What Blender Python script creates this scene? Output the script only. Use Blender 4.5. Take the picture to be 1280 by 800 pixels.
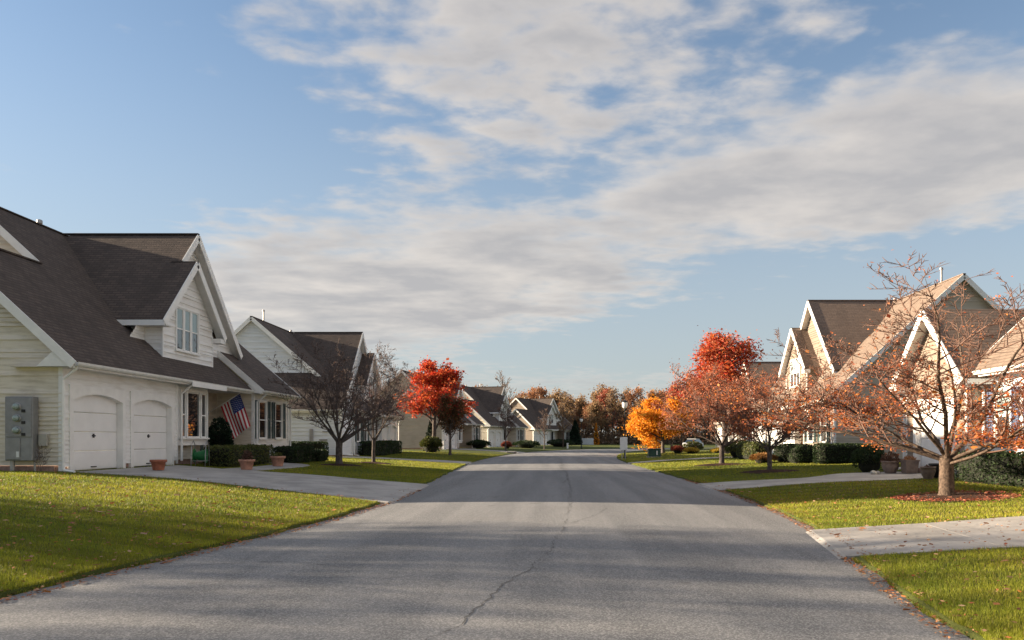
import bpy, bmesh, math, random
from mathutils import Vector, Matrix, noise as mnoise
import numpy as np
R = math.radians
sc = bpy.context.scene
for o in list(bpy.data.objects): bpy.data.objects.remove(o)

# ------------------------------------------------------------------ camera
CAM_Z = 1.6
cam_d = bpy.data.cameras.new('camera'); cam = bpy.data.objects.new('camera', cam_d)
sc.collection.objects.link(cam); sc.camera = cam
cam.location = (0, 0, CAM_Z); cam.rotation_euler = (R(90), 0, 0)
cam_d.sensor_width = 36; cam_d.lens = 27.56
cam_d.shift_x = -48/1280; cam_d.shift_y = 148/1280
cam_d.clip_start = 0.1; cam_d.clip_end = 3000

# ------------------------------------------------------------------ light
SUN_EL, SUN_AZ = 14.0, -8.0        # sun stands to the left; azimuth measured from -X, negative = ahead of the camera
to_sun = Vector((-math.cos(R(SUN_EL))*math.cos(R(SUN_AZ)), -math.cos(R(SUN_EL))*math.sin(R(SUN_AZ)), math.sin(R(SUN_EL))))
sun_d = bpy.data.lights.new('sun', 'SUN'); sun = bpy.data.objects.new('sun', sun_d)
sc.collection.objects.link(sun)
sun_d.energy = 4.3; sun_d.angle = R(0.6); sun_d.color = (1.0, 0.82, 0.60)
sun.rotation_euler = to_sun.to_track_quat('Z', 'Y').to_euler()
sun.location = (-40, 10, 30)

world = bpy.data.worlds.new('World'); sc.world = world; world.use_nodes = True
def build_world():
    nt = world.node_tree; N = nt.nodes; L = nt.links
    N.clear()
    def val(x): return x
    def m(op, a, b=None, c=None, clamp=False):
        n = N.new('ShaderNodeMath'); n.operation = op; n.use_clamp = clamp
        for i, x in enumerate((a, b, c)):
            if x is None: continue
            if hasattr(x, 'is_linked'): L.new(x, n.inputs[i])
            else: n.inputs[i].default_value = x
        return n.outputs[0]
    def ramp(x, a, b):
        n = N.new('ShaderNodeMapRange'); n.interpolation_type = 'SMOOTHSTEP'
        L.new(x, n.inputs['Value']); n.inputs['From Min'].default_value = a; n.inputs['From Max'].default_value = b
        return n.outputs[0]
    def mix(f, a, b):
        n = N.new('ShaderNodeMix'); n.data_type = 'RGBA'
        if hasattr(f, 'is_linked'): L.new(f, n.inputs['Factor'])
        else: n.inputs['Factor'].default_value = f
        for k, x in ((6, a), (7, b)):
            if hasattr(x, 'is_linked'): L.new(x, n.inputs[k])
            else: n.inputs[k].default_value = (*x, 1)
        return n.outputs[2]
    tc = N.new('ShaderNodeTexCoord')
    sp = N.new('ShaderNodeSeparateXYZ'); L.new(tc.outputs['Generated'], sp.inputs[0])
    zz = m('ADD', m('MAXIMUM', sp.outputs[2], 0.0), 0.07)
    px = m('DIVIDE', sp.outputs[0], zz); py = m('DIVIDE', sp.outputs[1], zz)
    def comb(x, y, z=0.0):
        n = N.new('ShaderNodeCombineXYZ')
        for i, q in enumerate((x, y, z)):
            if hasattr(q, 'is_linked'): L.new(q, n.inputs[i])
            else: n.inputs[i].default_value = q
        return n.outputs[0]
    def noise(vec, scale, det=6, rough=.55, dist=0.0):
        n = N.new('ShaderNodeTexNoise'); n.inputs['Scale'].default_value = scale; n.inputs['Detail'].default_value = det
        n.inputs['Roughness'].default_value = rough; n.inputs['Distortion'].default_value = dist
        L.new(vec, n.inputs['Vector']); return n.outputs[0]
    P = comb(px, py)
    def ell(cx, cy, ang, ra, rb):
        dx = m('SUBTRACT', px, cx); dy = m('SUBTRACT', py, cy); c, s = math.cos(ang), math.sin(ang)
        a = m('DIVIDE', m('ADD', m('MULTIPLY', dx, c), m('MULTIPLY', dy, s)), ra)
        b = m('DIVIDE', m('ADD', m('MULTIPLY', dx, -s), m('MULTIPLY', dy, c)), rb)
        r = m('SQRT', m('ADD', m('MULTIPLY', a, a), m('MULTIPLY', b, b)))
        return m('SUBTRACT', 1.0, r)
    sheet = m('MAXIMUM', ell(1.15, 2.3, math.atan2(.62, -.78), 1.7, .72), ell(-.95, 4.1, math.atan2(.66, -.75), 2.3, 1.28))
    patch = ell(0.0, 1.75, 0.15, .68, 1.15)
    far = noise(comb(px, py, 3.3), .35, 3, .5)
    far_c = m('MULTIPLY', m('SUBTRACT', far, .37), 5.0)              # other cloud fields over the rest of the sky, thickened to raise the ambient light
    blue = m('MAXIMUM', m('MAXIMUM', ell(-1.15, 2.35, .9, 1.25, .75), ell(1.0, 1.55, .5, .5, .42)), ell(1.5, 4.4, -.7, 1.9, 1.0))
    open_ = m('SUBTRACT', 1.0, ramp(blue, -.9, .05))                    # clear openings beside the sheet
    base = m('MAXIMUM', m('MULTIPLY', sheet, 1.75), m('MULTIPLY', patch, .80))
    base = m('MAXIMUM', base, m('MULTIPLY', m('MINIMUM', far_c, .7), open_))
    n1 = noise(comb(m('MULTIPLY', px, 1.0), m('MULTIPLY', py, 1.05)), 2.1, 8, .50, .1)
    n2 = noise(comb(m('ADD', px, 5.1), m('MULTIPLY', py, 1.15)), 7.0, 6, .52, .15)
    cover = m('ADD', base, m('ADD', m('MULTIPLY', m('SUBTRACT', n1, .5), 2.0), m('MULTIPLY', m('SUBTRACT', n2, .5), m('SUBTRACT', 2.1, m('MULTIPLY', ramp(sheet, -.1, .5), 1.4)))))
    cover = m('SUBTRACT', cover, m('MULTIPLY', m('SUBTRACT', 1.0, open_), m('MULTIPLY', m('SUBTRACT', 1.0, ramp(m('MAXIMUM', sheet, patch), -.3, .25)), .55)))
    dens = ramp(cover, -.12, .85)
    # the cloud's own light and shade: thin rims are bright, thick parts grey, broken by the cloud's texture
    thick = ramp(cover, .25, 1.15)
    shade_n = m('ADD', m('MULTIPLY', n1, .85), m('MULTIPLY', n2, .25))
    sh = m('MULTIPLY', thick, ramp(shade_n, .40, .64), clamp=True)
    # puffs brighten on the side that faces the sun
    n2s = noise(comb(m('ADD', px, 5.1-.045), m('MULTIPLY', m('ADD', py, .006), 1.15)), 7.0, 6, .52, .15)
    n1s = noise(comb(m('ADD', px, -.10), m('MULTIPLY', py, 1.05)), 2.1, 8, .50, .1)
    rel = m('ADD', m('MULTIPLY', m('SUBTRACT', n2, n2s), .9), m('MULTIPLY', m('SUBTRACT', n1, n1s), 2.4))
    sh = m('SUBTRACT', m('ADD', m('MULTIPLY', sh, .85), .12), rel, clamp=True)
    col = mix(sh, CLOUD_LIT, CLOUD_GREY)
    sky = N.new('ShaderNodeTexSky'); sky.sky_type = 'NISHITA'; sky.sun_disc = False
    sky.sun_elevation = R(SUN_EL); sky.sun_rotation = math.atan2(to_sun.x, to_sun.y)
    sky.altitude = 50; sky.air_density = 1.0; sky.dust_density = 0.5; sky.ozone_density = 2.0
    low = ramp(sp.outputs[2], .02, .16)                                # clouds dissolve into the pale air at the horizon
    dens = m('MULTIPLY', dens, m('ADD', m('MULTIPLY', low, .75), .25))
    veil = m('MULTIPLY', m('SUBTRACT', 1.0, ramp(sp.outputs[2], .0, .5)), .8)   # milky air low down
    pale = mix(veil, mix(.42, sky.outputs[0], (.22, .20, .17)), (1.5, 1.62, 1.72))
    out = mix(m('MULTIPLY', dens, .92), pale, col)
    bg = N.new('ShaderNodeBackground'); L.new(out, bg.inputs[0]); bg.inputs[1].default_value = SKY_STRENGTH
    w = N.new('ShaderNodeOutputWorld'); L.new(bg.outputs[0], w.inputs[0])
SKY_STRENGTH = 0.08
CLOUD_LIT = (2.35, 2.19, 2.04); CLOUD_GREY = (1.58, 1.54, 1.55)
build_world()
sc.view_settings.view_transform = 'Standard'; sc.view_settings.look = 'None'
sc.view_settings.exposure = 2.0; sc.view_settings.gamma = 1.0; sc.view_settings.use_curve_mapping = False

sc.cycles.use_denoising = True
sc.cycles.max_bounces = 6; sc.cycles.diffuse_bounces = 3; sc.cycles.glossy_bounces = 3; sc.cycles.transmission_bounces = 3
sc.cycles.transparent_max_bounces = 4
sc.cycles.use_adaptive_sampling = True; sc.cycles.adaptive_threshold = 0.01

rng = random.Random(7)
nrg = np.random.default_rng(7)
COL = sc.collection

# ------------------------------------------------------------------ mesh helpers
class MB:
    def __init__(self, flip=False):
        self.v = []; self.f = []; self.mi = []; self.flip = flip
    def p(self, x, y, z):
        self.v.append((x, -y if self.flip else y, z)); return len(self.v) - 1
    def face(self, pts, mi=0):
        self.f.append([self.p(*q) for q in pts]); self.mi.append(mi); return self
    def box(self, x0, x1, y0, y1, z0, z1, mi=0):
        b = [self.p(*q) for q in ((x0,y0,z0),(x1,y0,z0),(x1,y1,z0),(x0,y1,z0),(x0,y0,z1),(x1,y0,z1),(x1,y1,z1),(x0,y1,z1))]
        for q in ((0,3,2,1),(4,5,6,7),(0,1,5,4),(1,2,6,5),(2,3,7,6),(3,0,4,7)):
            self.f.append([b[i] for i in q]); self.mi.append(mi)
        return self
    def bbox(self, x0, x1, y0, y1, z0, z1, b=.01):
        """box with chamfered top, bottom and sides (an octagonal frustum stack)"""
        def ring(z, i):
            return [(x0+i,y0,z),(x1-i,y0,z),(x1,y0+i,z),(x1,y1-i,z),(x1-i,y1,z),(x0+i,y1,z),(x0,y1-i,z),(x0,y0+i,z)]
        def shr(pts):
            cx=(x0+x1)/2; cy=(y0+y1)/2
            return [(q[0]+(b if q[0]<cx else -b), q[1]+(b if q[1]<cy else -b), q[2]) for q in pts]
        rs = [shr(ring(z0, b)), ring(z0+b, b), ring(z1-b, b), shr(ring(z1, b))]
        return self.loft(rs)
    def loft(self, rings, cap=True, closed=True):
        idx = [[self.p(*q) for q in r] for r in rings]; n = len(rings[0])
        for a, b in zip(idx, idx[1:]):
            for i in range(n if closed else n-1):
                j = (i+1) % n
                self.f.append([a[i], a[j], b[j], b[i]]); self.mi.append(0)
        if cap:
            self.f.append(idx[0][::-1]); self.mi.append(0); self.f.append(idx[-1][:]); self.mi.append(0)
        return self
    def slab(self, pts, t, nrm=None):
        """polygon pts (top) given thickness t against its normal"""
        P = [Vector(q) for q in pts]
        if nrm is None:
            nrm = Vector((0,0,0))
            for i in range(len(P)):
                nrm += P[i].cross(P[(i+1) % len(P)])
            nrm.normalize()
            if nrm.z < 0: nrm = -nrm
        Q = [q - Vector(nrm)*t for q in P]
        return self.loft([[tuple(q) for q in Q], [tuple(q) for q in P]])
    def beam(self, a, b, w, h, up=(0,0,1)):
        """rectangular bar from a to b; w sideways, h along up"""
        a = Vector(a); b = Vector(b); d = (b-a).normalized(); s = d.cross(Vector(up)).normalized(); u = s.cross(d)
        def ring(c): return [tuple(c + s*(sx*w/2) + u*(sz*h/2)) for sx, sz in ((-1,-1),(1,-1),(1,1),(-1,1))]
        return self.loft([ring(a), ring(b)])
    def tube(self, pts, rad, n=8, cap=True):
        P = [Vector(q) for q in pts]; rad = rad if isinstance(rad, (list, tuple)) else [rad]*len(P)
        rings = []; ref = None
        for i, q in enumerate(P):
            d = (P[min(i+1, len(P)-1)] - P[max(i-1, 0)]).normalized()
            if ref is None: ref = Vector((0,0,1)) if abs(d.z) < .9 else Vector((1,0,0))
            s = d.cross(ref).normalized(); u = s.cross(d); ref = u
            rings.append([tuple(q + (s*math.cos(2*math.pi*k/n) + u*math.sin(2*math.pi*k/n))*rad[i]) for k in range(n)])
        return self.loft(rings, cap)
    def lathe(self, prof, c=(0,0,0), n=20, cap=True):
        return self.loft([[(c[0]+r*math.cos(2*math.pi*k/n), c[1]+r*math.sin(2*math.pi*k/n), c[2]+z) for k in range(n)] for r, z in prof], cap)
    def build(self, name, mats, parent=None, smooth=False):
        me = bpy.data.meshes.new(name); me.from_pydata(self.v, [], self.f)
        mats = mats if isinstance(mats, (list, tuple)) else [mats]
        for mm in mats: me.materials.append(mm)
        if len(mats) > 1: me.polygons.foreach_set('material_index', self.mi)
        if smooth: me.polygons.foreach_set('use_smooth', [True]*len(me.polygons))
        me.update()
        o = bpy.data.objects.new(name, me); COL.objects.link(o)
        if parent is not None: o.parent = parent
        return o

def np_mesh(name, verts, faces, mat, parent=None, smooth=False, col=None):
    verts = np.asarray(verts, np.float32); faces = np.asarray(faces, np.int32); k = faces.shape[1]
    me = bpy.data.meshes.new(name)
    me.vertices.add(len(verts)); me.vertices.foreach_set('co', verts.ravel())
    me.loops.add(faces.size); me.loops.foreach_set('vertex_index', faces.ravel())
    me.polygons.add(len(faces)); me.polygons.foreach_set('loop_start', np.arange(0, faces.size, k, dtype=np.int32))
    me.polygons.foreach_set('loop_total', np.full(len(faces), k, np.int32))
    if smooth: me.polygons.foreach_set('use_smooth', np.ones(len(faces), bool))
    me.materials.append(mat)
    if col is not None:
        at = me.attributes.new('tint', 'FLOAT_COLOR', 'POINT')
        c4 = np.ones((len(verts), 4), np.float32); c4[:, :3] = col
        at.data.foreach_set('color', c4.ravel())
    me.update(); me.validate()
    o = bpy.data.objects.new(name, me); COL.objects.link(o)
    if parent is not None: o.parent = parent
    return o

def tag(o, label=None, cat=None, group=None, kind=None):
    if label: o['label'] = label
    if cat: o['category'] = cat
    if group: o['group'] = group
    if kind: o['kind'] = kind
    return o
def empty(name, loc=(0,0,0), rz=0.0):
    o = bpy.data.objects.new(name, None); COL.objects.link(o); o.location = loc; o.rotation_euler = (0,0,rz)
    o.empty_display_size = .3
    return o
def copy_tree(o, parent=None):
    c = o.copy(); COL.objects.link(c); c.parent = parent
    for ch in list(o.children): copy_tree(ch, c)
    return c

# ------------------------------------------------------------------ materials
def new_mat(name):
    m = bpy.data.materials.new(name); m.use_nodes = True
    nt = m.node_tree; b = nt.nodes['Principled BSDF']
    return m, nt.nodes, nt.links, b
def n_math(N, L, op, a, b=None, clamp=False):
    n = N.new('ShaderNodeMath'); n.operation = op; n.use_clamp = clamp
    for i, x in enumerate((a, b)):
        if x is None: continue
        if hasattr(x, 'is_linked'): L.new(x, n.inputs[i])
        else: n.inputs[i].default_value = x
    return n.outputs[0]
def n_noise(N, L, scale, det=4, rough=.55, vec=None, dist=0):
    n = N.new('ShaderNodeTexNoise'); n.inputs['Scale'].default_value = scale; n.inputs['Detail'].default_value = det
    n.inputs['Roughness'].default_value = rough; n.inputs['Distortion'].default_value = dist
    if vec is None:
        t = N.new('ShaderNodeTexCoord'); vec = t.outputs['Object']
    L.new(vec, n.inputs['Vector']); return n.outputs[0]
def n_mix(N, L, f, a, b, blend='MIX'):
    n = N.new('ShaderNodeMix'); n.data_type = 'RGBA'; n.blend_type = blend
    if hasattr(f, 'is_linked'): L.new(f, n.inputs['Factor'])
    else: n.inputs['Factor'].default_value = f
    for k, x in ((6, a), (7, b)):
        if hasattr(x, 'is_linked'): L.new(x, n.inputs[k])
        else: n.inputs[k].default_value = (*x[:3], 1)
    return n.outputs[2]
def n_range(N, L, x, a, b, c=0., d=1., smooth=True):
    n = N.new('ShaderNodeMapRange'); n.interpolation_type = 'SMOOTHSTEP' if smooth else 'LINEAR'
    L.new(x, n.inputs['Value'])
    for k, q in (('From Min', a), ('From Max', b), ('To Min', c), ('To Max', d)): n.inputs[k].default_value = q
    return n.outputs[0]
def n_bump(N, L, h, strength, dist, bsdf):
    n = N.new('ShaderNodeBump'); n.inputs['Strength'].default_value = strength; n.inputs['Distance'].default_value = dist
    L.new(h, n.inputs['Height']); L.new(n.outputs[0], bsdf.inputs['Normal'])
def mat_plain(name, col, rough=.6, var=.12, scale=6., metal=0., bump=0., spec=.4):
    m, N, L, b = new_mat(name)
    f = n_range(N, L, n_noise(N, L, scale, 6, .6), .3, .7)
    c = n_mix(N, L, f, [x*(1-var) for x in col], [min(1, x*(1+var)) for x in col])
    L.new(c, b.inputs['Base Color']); b.inputs['Roughness'].default_value = rough; b.inputs['Metallic'].default_value = metal
    b.inputs['Specular IOR Level'].default_value = spec
    if bump: n_bump(N, L, n_noise(N, L, scale*8, 5, .6), bump, .01, b)
    return m
def mat_siding(name, col, dirt):
    """vinyl lap siding: weathered film in long horizontal streaks plus blotches"""
    m, N, L, b = new_mat(name)
    t = N.new('ShaderNodeTexCoord'); mp = N.new('ShaderNodeMapping'); L.new(t.outputs['Object'], mp.inputs[0])
    mp.inputs['Scale'].default_value = (.7, .7, 7.)
    s = n_noise(N, L, 1.6, 5, .6, mp.outputs[0]); bl = n_noise(N, L, .8, 4, .6)
    f = n_range(N, L, n_math(N, L, 'ADD', n_math(N, L, 'MULTIPLY', s, .6), n_math(N, L, 'MULTIPLY', bl, .4)), .42, .66)
    c = n_mix(N, L, n_math(N, L, 'MULTIPLY', f, .8), col, dirt)
    L.new(c, b.inputs['Base Color']); b.inputs['Roughness'].default_value = .5
    b.inputs['Specular IOR Level'].default_value = .35
    return m
def mat_shingle(name, c1, c2, axis, stain=.45):
    m, N, L, b = new_mat(name)
    t = N.new('ShaderNodeTexCoord'); sp = N.new('ShaderNodeSeparateXYZ'); L.new(t.outputs['Object'], sp.inputs[0])
    cb = N.new('ShaderNodeCombineXYZ'); L.new(sp.outputs[axis], cb.inputs[0]); L.new(sp.outputs[2], cb.inputs[1])
    br = N.new('ShaderNodeTexBrick'); L.new(cb.outputs[0], br.inputs['Vector'])
    br.inputs['Scale'].default_value = 1.0; br.inputs['Brick Width'].default_value = .30; br.inputs['Row Height'].default_value = .105
    br.inputs['Mortar Size'].default_value = .014; br.inputs['Mortar Smooth'].default_value = .4; br.inputs['Bias'].default_value = 0
    br.inputs['Color1'].default_value = (*c1, 1); br.inputs['Color2'].default_value = (*c2, 1)
    br.inputs['Mortar'].default_value = (c2[0]*.5, c2[1]*.5, c2[2]*.5, 1)
    # algae streaks running down the slope and blotches
    mp = N.new('ShaderNodeMapping'); L.new(t.outputs['Object'], mp.inputs[0])
    mp.inputs['Scale'].default_value = (.9 if axis == 0 else .18, .9 if axis == 1 else .18, .22)
    st = n_range(N, L, n_noise(N, L, 1.5, 5, .55, mp.outputs[0]), .45, .68)
    gr = n_noise(N, L, 60, 3, .6)
    c = n_mix(N, L, n_math(N, L, 'MULTIPLY', st, stain), br.outputs[0], (.018, .017, .018))
    c = n_mix(N, L, .35, c, n_mix(N, L, gr, [x*.4 for x in c2], [min(1, x*1.7) for x in c1]))
    L.new(c, b.inputs['Base Color']); b.inputs['Roughness'].default_value = .9; b.inputs['Specular IOR Level'].default_value = .25
    h = n_math(N, L, 'SUBTRACT', gr, n_math(N, L, 'MULTIPLY', br.outputs['Fac'], 2.0))
    n_bump(N, L, h, .5, .012, b)
    return m
def mat_leaf(name, cols, trans=.35, rough=.6):
    """leaf colours differ from leaf to leaf"""
    m, N, L, b = new_mat(name)
    g = N.new('ShaderNodeNewGeometry'); cr = N.new('ShaderNodeValToRGB'); L.new(g.outputs['Random Per Island'], cr.inputs[0])
    cr.color_ramp.interpolation = 'LINEAR'
    while len(cr.color_ramp.elements) < len(cols): cr.color_ramp.elements.new(.5)
    for i, c in enumerate(cols):
        cr.color_ramp.elements[i].position = i/max(1, len(cols)-1); cr.color_ramp.elements[i].color = (*c, 1)
    L.new(cr.outputs[0], b.inputs['Base Color']); b.inputs['Roughness'].default_value = rough
    b.inputs['Specular IOR Level'].default_value = .25
    tr = N.new('ShaderNodeBsdfTranslucent'); L.new(cr.outputs[0], tr.inputs[0])
    mx = N.new('ShaderNodeMixShader'); mx.inputs[0].default_value = trans
    L.new(b.outputs[0], mx.inputs[1]); L.new(tr.outputs[0], mx.inputs[2])
    L.new(mx.outputs[0], N['Material Output'].inputs[0])
    return m
def mat_tint(name, trans=.3, rough=.6):
    """grass: colour comes from the blade's own tint"""
    m, N, L, b = new_mat(name)
    a = N.new('ShaderNodeAttribute'); a.attribute_name = 'tint'
    L.new(a.outputs['Color'], b.inputs['Base Color']); b.inputs['Roughness'].default_value = rough
    b.inputs['Specular IOR Level'].default_value = .3
    tr = N.new('ShaderNodeBsdfTranslucent'); L.new(a.outputs['Color'], tr.inputs[0])
    mx = N.new('ShaderNodeMixShader'); mx.inputs[0].default_value = trans
    L.new(b.outputs[0], mx.inputs[1]); L.new(tr.outputs[0], mx.inputs[2]); L.new(mx.outputs[0], N['Material Output'].inputs[0])
    return m
def mat_glass(name, base, ior=2.6, rough=.015):
    m, N, L, b = new_mat(name)
    b.inputs['Base Color'].default_value = (*base, 1); b.inputs['Roughness'].default_value = rough
    b.inputs['IOR'].default_value = ior; b.inputs['Specular IOR Level'].default_value = .5
    # panes are never quite flat
    n_bump(N, L, n_noise(N, L, 1.3, 2, .5), .05, .02, b)
    return m
def mat_asphalt():
    m, N, L, b = new_mat('asphalt')
    fine = n_noise(N, L, 190, 4, .75); mid = n_noise(N, L, 42, 4, .65)
    t = N.new('ShaderNodeTexCoord'); mp = N.new('ShaderNodeMapping'); L.new(t.outputs['Object'], mp.inputs[0])
    mp.inputs['Scale'].default_value = (1.0, .06, 1)
    wear = n_noise(N, L, 1.1, 5, .55, mp.outputs[0]); blot = n_noise(N, L, .45, 5, .6)
    v = N.new('ShaderNodeTexVoronoi'); v.inputs['Scale'].default_value = 75; L.new(t.outputs['Object'], v.inputs['Vector'])
    st = n_range(N, L, v.outputs['Color'], .25, .95)
    c = n_mix(N, L, n_range(N, L, wear, .38, .62), (.168, .174, .185), (.255, .258, .266))
    c = n_mix(N, L, n_math(N, L, 'MULTIPLY', n_range(N, L, blot, .5, .72), .35), c, (.145, .14, .14))
    g = n_math(N, L, 'ADD', n_math(N, L, 'MULTIPLY', fine, .55), n_math(N, L, 'MULTIPLY', st, .45))
    sp_c = n_mix(N, L, n_range(N, L, g, .28, .74), (.07, .07, .071), (.455, .44, .425))
    c = n_mix(N, L, .42, c, sp_c)
    c = n_mix(N, L, n_range(N, L, mid, .62, .75, 0, .25), c, (.11, .105, .10))
    oil = n_noise(N, L, 1.7, 2, .4)
    c = n_mix(N, L, n_range(N, L, oil, .70, .80, 0, .45), c, (.075, .074, .075))
    L.new(c, b.inputs['Base Color']); b.inputs['Roughness'].default_value = .88; b.inputs['Specular IOR Level'].default_value = .3
    n_bump(N, L, g, .55, .006, b)
    return m
def mat_concrete(name='concrete', col=(.42, .40, .38)):
    m, N, L, b = new_mat(name)
    a = n_noise(N, L, .9, 6, .6); f = n_noise(N, L, 120, 3, .7); s = n_noise(N, L, 5, 5, .65)
    c = n_mix(N, L, n_range(N, L, a, .35, .68), [x*.70 for x in col], [x*1.08 for x in col])
    c = n_mix(N, L, n_range(N, L, s, .52, .70, 0, .45), c, [x*.62 for x in col])
    c = n_mix(N, L, n_range(N, L, f, .3, .75, 0, .22), c, [x*.55 for x in col])
    L.new(c, b.inputs['Base Color']); b.inputs['Roughness'].default_value = .85; b.inputs['Specular IOR Level'].default_value = .3
    n_bump(N, L, f, .3, .004, b)
    return m
def mat_ground(name, c1, c2, c3, s=2.5):
    m, N, L, b = new_mat(name)
    a = n_noise(N, L, s*.18, 5, .6); f = n_noise(N, L, s*22, 5, .7)
    c = n_mix(N, L, n_range(N, L, a, .35, .65), c1, c2)
    c = n_mix(N, L, n_range(N, L, f, .35, .72), c, c3)
    L.new(c, b.inputs['Base Color']); b.inputs['Roughness'].default_value = .95; b.inputs['Specular IOR Level'].default_value = .15
    n_bump(N, L, f, .8, .03, b)
    return m
def mat_bark(name, c1, c2, scale=14):
    m, N, L, b = new_mat(name)
    t = N.new('ShaderNodeTexCoord'); mp = N.new('ShaderNodeMapping'); L.new(t.outputs['Object'], mp.inputs[0])
    mp.inputs['Scale'].default_value = (1, 1, .55)
    f = n_noise(N, L, scale, 7, .68, mp.outputs[0], .4)
    L.new(n_mix(N, L, n_range(N, L, f, .32, .68), c1, c2), b.inputs['Base Color'])
    b.inputs['Roughness'].default_value = .9; b.inputs['Specular IOR Level'].default_value = .2
    n_bump(N, L, f, .9, .02, b)
    return m

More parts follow.
